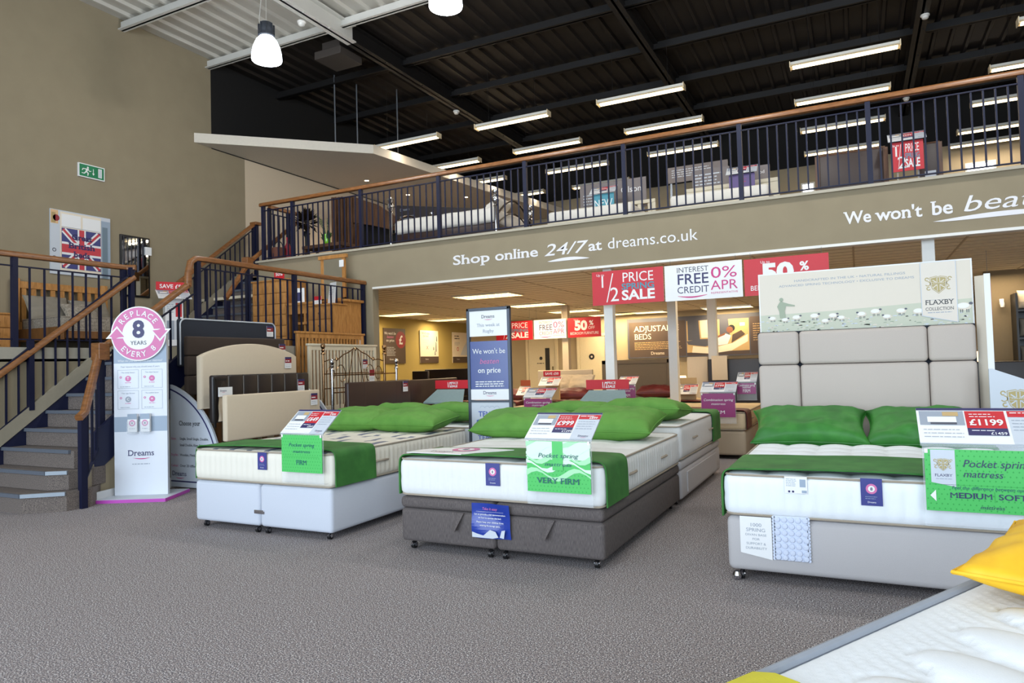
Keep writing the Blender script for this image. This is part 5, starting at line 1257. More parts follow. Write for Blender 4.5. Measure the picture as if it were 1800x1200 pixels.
# lettering on the gallery front
def lettering(label, items, x, z):
    t = thing('wall_lettering', label, 'lettering', (x, YF-.001, z))
    for s, u0, u1, v, cap, kw in items:
        b = MB(); b.use(P_TEXT); b.text(P_TEXT, s, (u0+u1)/2-x, v-z, cap, w=u1-u0, L=2, **kw); b.build('word', None, t)
    return t, MB()
def swash(b, u0, u1, v, hgt):
    pts = []; n = 14
    for k in range(n): 
        t, t2 = k/n, (k+1)/n; f = lambda q: v+hgt*(.9*math.sin(q*PI*.9)-.35*q); g = lambda q: f(q)-hgt*.9*math.sin(q*PI)**.7
        b.flat(P_TEXT, [(u0+(u1-u0)*t, f(t)), (u0+(u1-u0)*t2, f(t2)), (u0+(u1-u0)*t2, g(t2)), (u0+(u1-u0)*t, g(t))], 2)
t, b = lettering('white Shop online 24/7 lettering on the gallery front', [('Shop', -5.396, -4.76, 2.795, .135, dict(serif=True, bold=.017)), ('online', -4.68, -3.985, 2.795, .135, dict(serif=True, bold=.017)),
    ('24/7', -3.90, -3.29, 2.785, .16, dict(shear=.25, bold=.006)), ('at', -3.235, -3.045, 2.795, .135, dict(serif=True, bold=.017)), ('dreams.co.uk', -2.965, -1.765, 2.795, .145, {})], -3.5, 2.8)
b.M = None; swash(b, -3.85+3.5, -3.22+3.5, 2.705-2.8, .05); b.build('underline', None, t)
t, b = lettering("white We won't be beaten lettering at the right end of the gallery front", [('We', -.075, .20, 2.795, .135, dict(serif=True, bold=.019)), ("won't", .25, .70, 2.795, .135, dict(serif=True, bold=.019)), ('be', .79, .995, 2.795, .145, dict(serif=True, bold=.019)), ('beaten', 1.07, 2.05, 2.795, .17, dict(shear=.25))], 1.0, 2.8)
swash(b, .80-1, 2.1-1, 2.72-2.8, .06); b.build('underline', None, t)
# ================================================================= lights
UNDERL = []; BATTL = []; PENDL = []; SPOTL = []
TL = ['nearest left', 'second from the left', 'far left corner', 'far left beside the posters', 'middle behind the second', 'far middle above the doors', 'far middle right of the column', 'above the adjustable beds board', 'far right above the side board', 'near right', 'nearest above the wide bed', 'nearest above the centre']
for i, (px, py) in enumerate(((857, 519), (942, 535), (708, 552), (792, 561), (1009, 546), (1083, 553), (1148, 552), (1296, 546), (1785, 493))):
    c = onZ(px, py, ZC-.012); c.y = min(c.y, YB-.5)
    t = thing('ceiling_light', 'louvred strip light set in the tiled ceiling, '+TL[i if i < 8 else 9], 'ceiling light', c, 0)
    MB().box(-.60, -.30, 0, .60, .30, .008).build('diffuser', TROFF, t)
    b = MB().box(-.62, -.32, -.022, -.60, .32, .01).box(.60, -.32, -.022, .62, .32, .01).box(-.60, -.32, -.022, .60, -.30, .01).box(-.60, .30, -.022, .60, .32, .01)
    for k in range(1, 16): u = -.60+1.2*k/16; b.box(u-.004, -.30, -.022, u+.004, .30, -.001)
    for v in (-.15, .0, .15): b.box(-.60, v-.008, -.022, .60, v+.008, -.001)
    b.build('louvre', mat('satin louvre', (210, 205, 190), .3, metal=.5), t)
    UNDERL.append((c.x, c.y))
UNDERL += [(-1.5, 11.05), (2, 13.5), (-3.8, 11.0), (-1, 13.6), (4, 10.5)]  # extra throw positions with no fitting modelled at them
BT = [((1390, 122), (1573, 80)), ((1052, 187), (1198, 156)), ((838, 229), (966, 202)), ((663, 264), (773, 241)), ((1398, 186), (1556, 155)), ((1100, 236), (1231, 212)), ((905, 271), (1020, 250)), ((743, 302), (845, 283)),
      ((1408, 235), (1545, 210)), ((1140, 276), (1256, 255)), ((962, 306), (1065, 287)), ((795, 330), (905, 313)), ((1415, 275), (1545, 253)), ((1008, 333), (1102, 317)), ((868, 352), (950, 340)), ((1740, 127), None), ((1707, 188), None), ((1683, 237), None), ((1663, 275), None), ((1790, 45), None)]
rows = ['nearest row', 'second row', 'third row', 'furthest row']; rn = [0, 0, 0, 0, 1, 1, 1, 1, 2, 2, 2, 2, 3, 3, 3, 0, 1, 2, 3, 0]
col = ['right of centre', 'centre', 'left of centre', 'far left', 'right of centre', 'centre', 'left of centre', 'far left', 'right of centre', 'centre', 'left of centre', 'far left', 'right of centre', 'left of centre', 'far left', 'far right', 'far right', 'far right', 'far right', 'top right corner']
ZB_ = 5.93
for i, (a, c) in enumerate(BT):
    A = onZ(*a, ZB_); L = 1.55; x = A.x+L/2; y = min(A.y, YB-.4)
    t = thing('batten_light', 'suspended twin tube light over the gallery, %s, %s' % (rows[rn[i]], col[i]), 'ceiling light', (x, y, ZB_), 0)
    MB().prism([(-.5, 0)]*0 or [(-L/2, .03), (L/2, .03), (L/2, .10), (-L/2, .10)], -.05, .05).build('housing', WHITESTEEL, t)
    b = MB().add([(-L/2, -.09, .02), (L/2, -.09, .02), (L/2, -.05, .06), (-L/2, -.05, .06), (-L/2, .09, .02), (L/2, .09, .02), (L/2, .05, .06), (-L/2, .05, .06)], [(0, 1, 2, 3), (7, 6, 5, 4)]).box(-L/2-.012, -.09, 0, -L/2, .09, .10).box(L/2, -.09, 0, L/2+.012, .09, .10)
    b.build('reflector', mat('warm white reflector', (232, 214, 178), .4), t)
    for s in (-.035, .035): MB().tube([(-L/2+.03, s, .015), (L/2-.03, s, .015)], .014, 8).build('tube', TUBE, t, True)
    for s in (-.5, .5): MB().tube([(s, 0, .1), (s, 0, ZR-.06-ZB_)], .0025, 4).build('hanging_wire', BLACKSTEEL, t)
    BATTL.append((x, y, ZB_, L))
for i, (x, y) in enumerate(((-7.44, 7.3), (-4.42, 7.3), (-1.35, 7.3), (1.7, 7.3), (-7.44, 2.6), (-4.42, 2.6), (-1.35, 2.6), (1.7, 2.6))):
    if i < 2:
        t = thing('pendant_lamp', ['high bay glass bell lamp with black housing hanging by the left wall', 'high bay glass bell lamp cut off by the top edge of the view'][i], 'lamp', (x, y, 5.74))
    else: PENDL.append((x, y, 5.70)); continue
    MB().lathe([(.205, 0), (.21, .02), (.205, .10), (.185, .20), (.145, .29), (.10, .345)], seg=28).build('glass_bell', LAMPG, t, True)
    b = MB().lathe([(.10, .34), (.115, .36), (.10, .40), (.11, .43), (.10, .50), (.085, .55), (.03, .57)], seg=16)
    for k in range(8): a = PI*k/4; b.box(.105*math.cos(a)-.008, .105*math.sin(a)-.008, .36, .105*math.cos(a)+.008, .105*math.sin(a)+.008, .53)
    b.build('housing', mat('grey black housing', (52, 56, 64), .4), t, True); b = MB().tube([(0, 0, .57), (0, 0, ZR-5.76)], .003, 4)
    if i < 2: b.tube([(-.08, 0, .5), (-.14, 0, .62), (-.10, 0, .9), (-.12, 0, 1.3), (-.1, 0, ZR-5.76)], .005, 5)
    b.build('cable', WHITESTEEL, t); PENDL.append((x, y, 5.70))
for i, (px, py) in enumerate(((644.6, 317), (717, 342), (819, 346))):
    c = onZ(px, py, 5.58); SPOTL.append(c)
# roof odds
t = thing('speaker_box', 'dark square fan unit hanging under the black roof', 'speaker', onZ(595, 108, 6.9)); MB().box(-.3, -.3, -.02, .3, .3, .12, .01).box(-.2, -.2, .12, .2, .2, .3).box(-.02, -.02, .3, .02, .02, .385).build('housing', mat('dim grey box', (60, 54, 50), .6), t)
for i, (px, py, z) in enumerate(((530, 38, 6.97), (802, 195, 6.97), (1626, 26, 6.97), (1593, 172, 6.97))):
    c = onZ(px, py, z); t = thing('smoke_detector', ['white smoke detector on the end of the white roof beam', 'small white smoke detector on the black beam left of the lights', 'white smoke detector on the black beam, top right', 'white smoke detector on the right black beam above the handrail'][i], 'detector', c)
    MB().lathe([(.03, -.075), (.05, -.06), (.055, -.03), (.07, -.02), (.07, 0)], seg=20).build('body', WHITE, t, True)
for i, (px, ) in enumerate(((590,), (629,), (700,))):
    c = onZ(px, 262+i*9, 5.80)
    t = thing('suspension_rod', 'thin steel rod holding up the white canopy, %s' % ('leftmost', 'middle', 'rightmost')[i], 'rod', c); MB().tube([(0, 0, 0), (0, 0, ZR-5.80)], .014, 6).build('rod', ALU, t)
# glowing panels added on the solid gallery back wall for bright patches there
for i, (p0, p1) in enumerate((((1411, 325), (1430, 340)), ((1700, 290), (1748, 303)))):
    A = onY(*p0, YB-.02); B = onY(*p1, YB-.02)
    o = tag(MB().box(A.x, YB-.03, B.z, B.x, YB-.0, A.z).build('window_%d' % (i+2), SCREENW), kind='structure'); MB().box(A.x-.04, YB-.035, B.z-.04, A.x, YB, A.z+.04).box(B.x, YB-.035, B.z-.04, B.x+.04, YB, A.z+.04).box(A.x, YB-.035, A.z, B.x, YB, A.z+.04).build('window_frame', WHITE, o)
# ================================================================= gallery furniture (floor 3.18)
ZF = 3.18
t = thing('brass_ball_bed', 'chrome post bed with white duvet on the gallery behind the railing', 'bed', (-6.25, 10.0, ZF))
for s, h in ((-1, 1.12), (1, .98)):
    for y in (0, 1.35):
        b = MB().lathe([(.03, 0), (.03, h-.30), (.045, h-.28), (.03, h-.25), (.06, h-.20), (.06, h-.14), (.03, h-.10), (.055, h-.06), (.055, h-.03), (.01, h)], (s*1.05, y, 0), 14); b.build('post', METAL, t, True)
    q = [(s*1.05+.02*s, 1.35*k/10, .55+.35*math.sin(PI*k/10)) for k in range(11)]; MB().tube(q, .018, 8).tube([(a, b_, c*.75) for a, b_, c in q], .012, 8).build('end_rail', mat('dark bronze', (60, 50, 44), .3, metal=.8), t, True)
b = MB().box(-1.0, .05, .2, 1.0, 1.30, .46, .04); b.build('base', LEATHB, t, True)
V, Fs = rbox_grid(2.02, 1.32, .44, .70, .1, 30, 20, 5); MB().add([(p.x-1.01, p.y, p.z+.02*noise.noise(Vector((p.x*3, p.y*3, p.z*3)))) for p, n_ in V], Fs).build('duvet', DUVET, t, True, angle=180)
pillow('white pillow propped at the head of the chrome post gallery bed', (-5.48, 10.6, ZF+.80), .42, .6, .18, DUVET, 0, 0, 41, ry=R_(-40))
def poly_at(Y, pts, o=(0, 0, 0)):
    return [(lambda c: (c.x-o[0], c.z-o[2]))(onY(px, py, Y)) for px, py in pts]
t = thing('display_screen', 'dark angular display board with shop name and small lines behind the chrome bed', 'display board', (-8.0, 11.5, ZF)); o = t.location
b = MB(); b.use(P_BROWNK).prism(poly_at(11.5, [(697, 432), (697, 361), (840, 366), (838, 372), (822, 398), (822, 420)][::-1], o), 0, .04) if False else None
P_BROWNK = pc('brown black', 50, 44, 44)
b = MB(); b.use(P_BROWNK).prism(poly_at(11.5, [(697, 361), (697, 432), (800, 415), (822, 397), (838, 372), (840, 366)], o), 0, .04)
c = onY(703, 369, 11.5); b.text(P_GREY, 'Dreams', c.x-o.x, c.z-o.z-.03, .05, serif=True, align='l', L=1)
c = onY(703, 378, 11.5); b.lines(P_GREY, c.x-o.x, c.z-o.z-.05, c.x-o.x+.4, 5, .05, .014, 1)
b.build('board', None, t)
for u in (.15, 1.2): MB().box(u, .04, 0, u+.04, .07, 1.1).build('leg', BLACKPL, t)
t = thing('walnut_wall_unit', 'walnut clad unit with upright boards and sloping side on the gallery', 'unit', (-9.9, 11.8, ZF)); o = t.location
b = MB()
for k in range(7): p0 = onY(582+5.6*k, 347-.3*k, 11.8); p1 = onY(582+5.6*(k+1)-.7, 430, 11.8); b.box(p0.x-o.x, -.01*(k % 2), 0, p1.x-o.x, .35, p0.z-o.z)
b.build('upright_boards', WALNUT, t)
b = MB().prism(poly_at(11.8, [(621, 346), (621, 391), (655, 396), (690, 404), (697, 382), (660, 358)], o), .0, .1); b.build('sloping_boards', WALNUT, t)
b = MB().prism(poly_at(12.0, [(621, 388), (621, 440), (697, 432), (697, 400)], o), .3, .34); b.build('recess_shade_sheet', BLACKP, t)  # flat black sheet, the shade of the recess put into its colour
t = thing('foliage_ornament', 'dark glossy dried leaf ornament in a tall black stand on the gallery corner', 'ornament', (-9.02, 9.75, ZF)); rnd = random.Random(5)
b = MB().lathe([(.12, 0), (.13, .02), (.03, .05), (.03, .55), (.07, .62), (.05, .66)], seg=14); b.build('stand', BLACKPL, t, True)
b = MB()
for k in range(150):
    a = rnd.uniform(0, 2*PI); ph = rnd.uniform(-.6, 1.4); r0 = .08; r1 = rnd.uniform(.2, .27); d = Vector((math.cos(a)*math.cos(ph), math.sin(a)*math.cos(ph), math.sin(ph)*1.25)); c0 = Vector((0, 0, .82)); p = c0+d*r0; q = c0+d*r1; sd = d.cross(Vector((0, 0, 1))).normalized()*.03; md = (p+q)/2; up_ = sd.cross(d).normalized()*.01
    b.add([p, md+sd+up_, q, md-sd+up_, md-up_], [(0, 1, 4), (1, 2, 4), (2, 3, 4), (3, 0, 4), (0, 3, 2, 1)])
b.build('leaves', mat('dark bronze leaf', (44, 34, 22), .25, metal=.5, var=.4), t)
t = thing('low_table', 'dark low table carrying the lime vase on the gallery', 'table', (-8.55, 9.75, ZF)); MB().box(-.45, -.15, .30, .45, .25, .36, .005).build('tabletop', WALNUT, t)
for a in (-.4, .4):
    for c in (-.1, .2): MB().box(a-.02, c-.02, 0, a+.02, c+.02, .30).build('leg', WALNUT, t)
vz = ZF+.362; c = onY(575, 430, 9.8)
t = thing('flower_vase', 'lime green glass vase with white gladioli behind the gallery railing', 'vase', (c.x, 9.8, vz))
MB().lathe([(.05, 0), (.065, .02), (.062, .12), (.075, .20), (.07, .20), (.055, .12), (.05, .03), (.001, .02)], seg=20).build('vase', mat('lime glass', (120, 190, 30), .1, coat=.5), t, True)
b = MB(); fl = MB()
for k in range(9):
    a = rnd.uniform(-.35, .35)*1.6; a2 = rnd.uniform(-.2, .2); L = rnd.uniform(.28, .42); tip = Vector((math.sin(a)*L, a2*L, .18+L*math.cos(a)))
    b.tube([(0, 0, .1), tip*.5+Vector((0, 0, .1)), tip], .004, 5)
    for j in range(6):
        p = Vector((0, 0, .15)).lerp(tip, .55+.45*j/5)
        for q in range(4):
            an = rnd.uniform(0, 6.28); d = Vector((math.cos(an), math.sin(an), .5))*.028; sd = Vector((-math.sin(an), math.cos(an), 0))*.013; fl.add([p, p+d*.6+sd, p+d, p+d*.6-sd], [(0, 1, 2, 3), (3, 2, 1, 0)])
for k in range(26):
    a = rnd.uniform(0, 6.28); L = rnd.uniform(.1, .18); d = Vector((math.cos(a)*L, math.sin(a)*L*.6, .16+rnd.uniform(0, .12))); sd = Vector((-math.sin(a), math.cos(a), 0))*.02; b.add([(0, 0, .17), d*.6+sd, d, d*.6-sd], [(0, 1, 2, 3), (3, 2, 1, 0)])
b.build('stems', mat('leaf green', (60, 90, 40), .6), t); fl.build('flowers', mat('ivory petals', (228, 222, 190), .6), t)
t = thing('bottle', 'red capped dark bottle beside the gallery corner post', 'bottle', (-9.0, 9.25, ZF)); MB().lathe([(.05, 0), (.055, .02), (.055, .30), (.02, .38), (.02, .42)], seg=14).build('body', P_MAROON, t, True); MB().lathe([(.024, .42), (.024, .47)], seg=12).build('cap', P_RED, t)
t = thing('basket', 'brown woven basket at the top corner of the upper stairs', 'basket', (-9.05, 9.08, ZF)); MB().lathe([(.08, 0), (.11, .02), (.12, .26), (.11, .26), (.10, .04)], seg=18).build('body', mat('brown weave basket', (90, 50, 36), .8, bump=.4, bscale=60), t, True); MB().tube([(.1*math.cos(PI*k/8), 0, .26+.12*math.sin(PI*k/8)) for k in range(9)], .008, 6).build('handle', BLACKPL, t, True)
# cream slatted bed with boards, right part of the gallery
def gbed(px0, px1, ptop, Y, label, m, slat, matpx):
    A = onY(px0, ptop, Y); B = onY(px1, ptop, Y); w = B.x-A.x; t = thing('gallery_bed', label, 'bed', ((A.x+B.x)/2, Y, ZF)); h = (A.z+B.z)/2-ZF
    MB().box(-w/2, -.01, h-.06, w/2, .05, h, .005).build('top_rail', m, t, True)
    for s in (-1, 1): MB().box(s*(w/2-.03)-.03, 0, 0, s*(w/2-.03)+.03, .045, h-.05).build('post', m, t)
    if slat:
        for k in range(8): u = -w/2+.1+(w-.2)*k/7; MB().box(u-.03, .008, .3, u+.03, .03, h-.05).build('slat', m, t)
    else: MB().box(-w/2+.05, .005, .3, w/2-.05, .035, h-.05).build('panel', m, t)
    MB().box(-w/2+.03, -1.3, .12, w/2-.03, 0, .32).build('base', m, t)
    MB().box(-w/2+.03, -1.3, .325, w/2-.03, -.02, .50, .05).build('mattress_cover', DUVET, t, True)
    return t, w, h
gbed(1010, 1152, 358, 11.4, 'cream slatted bed below the grey board on the gallery', CREAMP, True, None)
gbed(1205, 1370, 322, 11.4, 'cream panelled bed with pale bedding on the gallery', CREAMP, False, None)
def gboard(label, pts, Y, col, fn=None, name='display_board'):
    c0 = onY(*pts[0], Y); c1 = onY(*pts[1], Y); w = c1.x-c0.x; h = c0.z-c1.z; t = thing(name, label, 'display board', (c0.x+w/2, Y, ZF)); z = c1.z-ZF
    b = MB(); b.use(col).box(-w/2, 0, z, w/2, .02, z+h); b.M = Matrix.Translation((0, 0, z))
    if fn: fn(b, w, h)
    b.M = None; b.build('board', None, t); MB().box(-w/2+.05, .02, 0, -w/2+.09, .05, z+h*.8).box(w/2-.09, .02, 0, w/2-.05, .05, z+h*.8).build('support_strut', ALU, t); return t
P_WG = pc('warm grey', 116, 106, 104)
def f1(b, w, h): b.lines(P_LG, -w*.45, h*.6, -w*.2, 4, h*.1, h*.03, 1); b.text(P_W, 'Olson', w*.28, h*.55, h*.2, L=1)
gboard('warm grey board with the word Olson above the slatted gallery bed', [(1019, 327), (1137, 362)], 11.5, P_WG, f1)
def f2(b, w, h): b.lines(P_LG, -w*.42, h*.75, w*.3, 4, h*.14, h*.05, 1)
gboard('warm grey board with small print above the panelled gallery bed', [(1216, 301), (1283, 332)], 11.5, P_WG, f2)
def f3(b, w, h): b.text(P_W, 'od', 0, h*.55, h*.18, L=1)
gboard('warm grey board ending in the letters od right of the purple card', [(1325, 292), (1354, 320)], 11.5, P_WG, f3)
gboard('long thin grey sign strip behind the panelled gallery bed', [(1172, 296), (1280, 308)], 13.5, P_WG, f2)
def lect(label, px0, px1, pt, pb, Y, col, txt, tc=P_W, name='price_lectern'):
    c0 = onY(px0, pt, Y); c1 = onY(px1, pb, Y); w = c1.x-c0.x; h = c0.z-c1.z; t = thing(name, label, 'price stand', (c0.x+w/2, Y, ZF)); z = c1.z-ZF
    b = MB(); b.use(col).box(-w/2, 0, z, w/2, .01, z+h); b.M = Matrix.Translation((0, 0, z)); txt(b, w, h); b.build('card', None, t)
    b = MB(); b.use(P_LG).box(-w*.6, 0, 0, w*.6, .008, .22); price_face(b, w*1.15, .21, '599', '799', '499'); b.build('price_ticket', None, t, loc=(0, -.06, z+h+.005), rot=(R_(-50), 0, 0))
    MB().box(-w*.35, .02, 0, -w*.35+.02, .04, z+h).box(w*.35-.02, .02, 0, w*.35, .04, z+h).build('stand', ACRYL, t)
lect('teal NEW card with price ticket on the slatted gallery bed', 1041, 1080, 343, 372, 11.0, P_TEAL, lambda b, w, h: b.text(P_W, 'NEW', 0, h*.35, h*.36, L=1, w=w*.86))
lect('purple card with price ticket on the panelled gallery bed', 1281, 1328, 309, 342, 10.9, pc('violet', 84, 66, 120), lambda b, w, h: (b.lines(P_PURP, -w*.1, h*.75, w*.2, 2, h*.12, h*.05, 1), b.lines(P_LG, -w*.3, h*.35, w*.3, 1, .1, h*.04, 1), b.disc(P_W, 0, h*.15, h*.06, 1)))
def fs(b, w, h): sign_half(b, w, h)
lect('red half price sale card with ticket before the brown leather gallery bed', 1566, 1625, 252, 296, 10.6, P_RED, fs)
c0 = onY(1436, 275, 11.0); c1 = onY(1556, 260, 11.0)
t = thing('leather_bed', 'brown leather framed bed end on the gallery left of the sale card', 'bed', ((c0.x+c1.x)/2, 11.0, ZF)); w = c1.x-c0.x; h = (c0.z+c1.z)/2-ZF
MB().box(-w/2, 0, .1, w/2, .06, h, .01).build('panel', LEATHB, t, True); MB().tube([(-w/2, .03, h), (w/2, .03, h)], .03, 8).box(-w/2-.03, -.02, 0, -w/2+.03, .08, h).box(w/2-.03, -.02, 0, w/2+.03, .08, h).build('frame', WALNUT, t, True)
MB().box(-w/2+.05, .06, .1, w/2-.05, 1.9, .5, .05).build('mattress_cover', LEATHB, t, True)
c0 = onY(1612, 258, 10.9); c1 = onY(1652, 246, 10.9)
t = thing('leather_bed', 'narrow dark leather bed end on the gallery right of the sale card', 'bed', ((c0.x+c1.x)/2, 10.9, ZF)); w = c1.x-c0.x; h = (c0.z+c1.z)/2-ZF
MB().box(-w/2, 0, .1, w/2, .06, h, .01).build('panel', LEATHB, t, True); MB().tube([(-w/2, .03, h), (w/2, .03, h)], .025, 8).box(w/2-.03, -.02, 0, w/2+.02, .08, h).build('frame', WALNUT, t, True)
gboard('small white card hung on the narrow dark leather bed end', [(1626, 301), (1646, 309)], 10.85, P_LG)
# ================================================================= under the gallery
def wposter(label, y0, y1, z0, z1, fn, col):
    t = thing('wall_poster', label, 'poster', (-10.985, (y0+y1)/2, (z0+z1)/2), PI/2); w = y1-y0; h = z1-z0
    b = MB(); b.use(col).box(-w/2, -.015, -h/2, w/2, 0, h/2); b.M = Matrix.Translation((0, -.015, -h/2)); fn(b, w, h); b.build('print', None, t)
def pA_(b, w, h):
    b.text(P_W, "We won't be", -w*.2, h*.82, .07, serif=True, w=w*.52); b.text(P_PINK, 'beaten', -w*.2, h*.72, .07, shear=.2, w=w*.3); b.text(P_W, 'on price', -w*.2, h*.62, .07, serif=True, w=w*.36)
    b.disc(P_MAROON, w*.28, h*.68, w*.235, 2); b.text(P_W, '£', w*.28, h*.56, .22, L=3, bold=.03); b.lines(P_LG, -w*.36, h*.45, w*.05, 6, h*.045, .014, 1); b.text(P_W, 'Dreams', -w*.15, h*.10, .04, serif=True)
def pB_(b, w, h):
    b.rect(P_BROWN, -w/2, 0, w/2, h*.2, 1); b.text(P_W, 'Dreams', -w*.15, h*.10, .035, serif=True); b.text(P_BROWN, "We'll take", -w*.2, h*.88, .06, serif=True, w=w*.42); b.text(P_BROWN, 'the bed', -w*.2, h*.80, .06, serif=True, w=w*.3)
    b.lines(P_GREY, -w*.36, h*.70, -w*.02, 3, h*.04, .012, 1); b.flat(P_MAROON, [(-w*.18, h*.42), (-w*.16, h*.42), (-w*.06, h*.53), (-w*.08, h*.53)], 1); b.flat(P_MAROON, [(-w*.08, h*.42), (-w*.06, h*.42), (-w*.16, h*.53), (-w*.18, h*.53)], 1)
    for u, v, s in ((.36, .5, .3), (.3, .3, .12), (.22, .45, .1), (.4, .75, .16)): b.flat(P_DG, [(w*u-.02, h*v-h*s/2), (w*u+.03, h*v-h*s/2), (w*u+.02, h*v+h*s/2), (w*u-.01, h*v+h*s/2)], 1)
def pC_(b, w, h):
    b.rect(P_BROWN, -w/2, 0, w/2, h*.2, 1); b.text(P_W, 'Dreams', -w*.15, h*.10, .035, serif=True); b.lines(P_BROWN, -w*.36, h*.86, w*.0, 2, h*.08, .03, 1); b.disc(P_RED, -w*.16, h*.45, .06, 1, .04); b.flat(P_LG, [(0, h*.25), (w*.5, h*.25), (w*.5, h*.75), (w*.2, h*.5)], 1); b.lines(P_GREY, -w*.36, h*.66, -w*.02, 3, h*.04, .012, 1)
wposter('brown price promise poster with red pound disc on the mustard wall', 14.60, 15.57, 1.40, 2.33, pA_, P_BROWN)
wposter('cream poster with brown footer in the middle of the mustard wall', 16.28, 17.22, 1.40, 2.325, pB_, P_CREAM)
wposter('cream poster with red ring mark on the far end of the mustard wall', 18.01, 18.92, 1.39, 2.32, pC_, P_CREAM)
# adjustable beds board
A = onY(1102, 562, YB-.06); B = onY(1350, 629, YB-.06)
x0, x1, z0, z1 = A.x, B.x, 1.36, 2.46; w, h = x1-x0, z1-z0
t = thing('wall_board', 'long brown ADJUSTABLE BEDS board with picture of a reclining woman', 'display board', ((x0+x1)/2, YB-.06, z0))
b = MB(); b.use(P_BROWN).box(-w/2, 0, 0, w/2, .05, h); c = (x0+x1)/2
ux = lambda px: onY(px, 590, YB-.06).x-c
b.rect(P_DG, -w/2, 0, w/2, h, 1); b.rect(P_BROWN, ux(1106), .03, ux(1205), h-.10, 2)
b.text(P_CREAM, 'ADJUSTABLE', ux(1115), h-.36, .15, serif=True, align='l', w=ux(1194)-ux(1115), L=3); b.text(P_CREAM, 'BEDS', ux(1115), h-.58, .15, serif=True, align='l', w=ux(1145)-ux(1115), L=3)
b.lines(P_TAN, ux(1115), h-.68, ux(1198), 5, .045, .016, 3, .2); b.text(P_CREAM, 'Dreams', ux(1155), .09, .08, serif=True, w=ux(1168)-ux(1144), L=3)
a0, a1 = ux(1207), ux(1317); W3 = a1-a0; q = lambda s, v: (a0+W3*s, h*v)
b.flat(P_TAN, [q(0, .03), q(1, .03), q(1, .88), q(0, .88)], 2); b.flat(P_DG, [q(.02, .4), q(.22, .4), q(.20, .88), q(.02, .88)], 3); b.flat(P_CREAM, [q(.24, .45), q(.50, .45), q(.50, .88), q(.22, .88)], 3); b.flat(P_DG, [q(.54, .40), q(.70, .5), q(.68, .88), q(.54, .88)], 3)
b.flat(P_BROWN, [q(0, .03), q(1, .03), q(1, .12), q(0, .10)], 3)
b.flat(P_CREAM, [q(.08, .10), q(.4, .06), q(.72, .12), q(.98, .33), q(.98, .50), q(.74, .30), q(.42, .20), q(.10, .26)], 4)
b.flat(P_DG, [q(.02, .30), q(.30, .24), q(.5, .30), q(.46, .42), q(.2, .42), q(.0, .38)], 5); b.flat(P_LG, [q(.46, .24), q(.66, .28), q(.72, .48), q(.62, .54), q(.50, .42)], 6); b.flat(P_SKIN, [q(.30, .38), q(.5, .48), q(.64, .56), q(.62, .50), q(.48, .42)], 7)
b.disc(P_SKIN, q(.70, .62)[0], q(.70, .62)[1], .085, 8); b.disc(P_BLACK, q(.73, .66)[0], q(.73, .66)[1], .085, 7); b.flat(P_BROWN, [q(.72, .30), q(.94, .50), q(.88, .60), q(.74, .50)], 5); b.rect(P_CREAM, q(.86, .7)[0], q(.86, .7)[1], q(.94, .7)[0], q(.7, .78)[1], 4)
b.rect(P_BROWN, ux(1319), .03, w/2, h-.1, 2); b.lines(P_TAN, ux(1324), h-.3, w/2, 8, .06, .016, 3)
b.build('printed_board', None, t)
def hb0(label, px0, px1, pt, Y, m, kind, **k):
    A = onY(px0, pt, Y); B = onY(px1, pt, Y); t = hboard('headboard', label, 0, A.x, B.x, .3, (A.z+B.z)/2, m, kind, **k); t.rotation_euler = (0, 0, 0); t.location = ((A.x+B.x)/2, Y, 0); return t
hb0('dark leather headboard below the pound poster, left of the sale lectern', 724, 752, 652, 12.6, LEATH, 'plain')
hb0('large black buttoned leather headboard below the mustard wall posters', 746, 838, 648, 13.4, LEATH, 'grid')
hb0('brown leather headboard standing right behind the red header lectern', 722, 766, 684, 9.6, LEATHB, 'plain')
hb0('cream fabric headboard in front of the first store door', 945, 1041, 650, 14.0, CREAMF, 'plain')
t = hb0('grey brown bordered headboard behind the near white column', 1058, 1180, 632, 13.2, GREYF, 'plain'); A = onY(1058, 632, 13.2); B = onY(1180, 632, 13.2); w = B.x-A.x
MB().box(-w/2, -.02, A.z-.10, w/2, 0, A.z-.02, .008).box(-w/2, -.02, .3, -w/2+.09, 0, A.z-.02, .008).box(w/2-.09, -.02, .3, w/2, 0, A.z-.02, .008).build('border', GREYF, t, True)
hb0('wide black leather headboard under the adjustable beds board', 1243, 1338, 630, 12.4, LEATH, 'plain')
hb0('pale quilted headboard left of the wide black one', 1207, 1243, 627, 12.6, CREAMF, 'plain')
c = onY(1264, 627, 12.3); t = thing('fabric_swatch', 'cream quilted cloth hung over the wide black headboard', 'sample', (c.x, 12.3, c.z)); MB().box(-.13, .0, -.40, .13, .02, .01, .004).box(-.13, -.0, -.0, .13, .18, .02, .004).build('cloth', CREAMF, t, True)
# burgundy beds
def bbed(label, x, y, w, l, m, mm, runm=True, tag_=''):
    divan('divan_base', 'base of '+label, x, y, w, l, .05, .36, m, 0, link=False, split=False, castors=True)
    mattress('mattress', 'mattress of '+label, x, y, w, l, .363, .60, mm, dens=.04, rib=(.16, .004))
    if runm: runner('bed_runner', 'burgundy runner on '+label, x, y, w, .02, .42, .38, .60, BURG)
bbed('sand bed behind the purple FIRM card, nearest the aisle', -2.75, 9.12, 1.45, 1.9, DIVB, MATTG)
bbed('sand bed with purple card behind the centre pillows', -5.05, 9.15, 1.4, 1.9, DIVB, MATTG)
bbed('sand bed in the second row, left behind the poster stand', -6.9, 11.1, 1.4, 1.75, DIVB, MATTG)
bbed('sand bed in the second row, behind the centre sale lectern', -5.25, 11.1, 1.4, 1.75, DIVB, MATTG)
bbed('sand bed in the second row, before the brown bordered headboard', -3.6, 11.05, 1.5, 1.75, DIVB, MATTG)
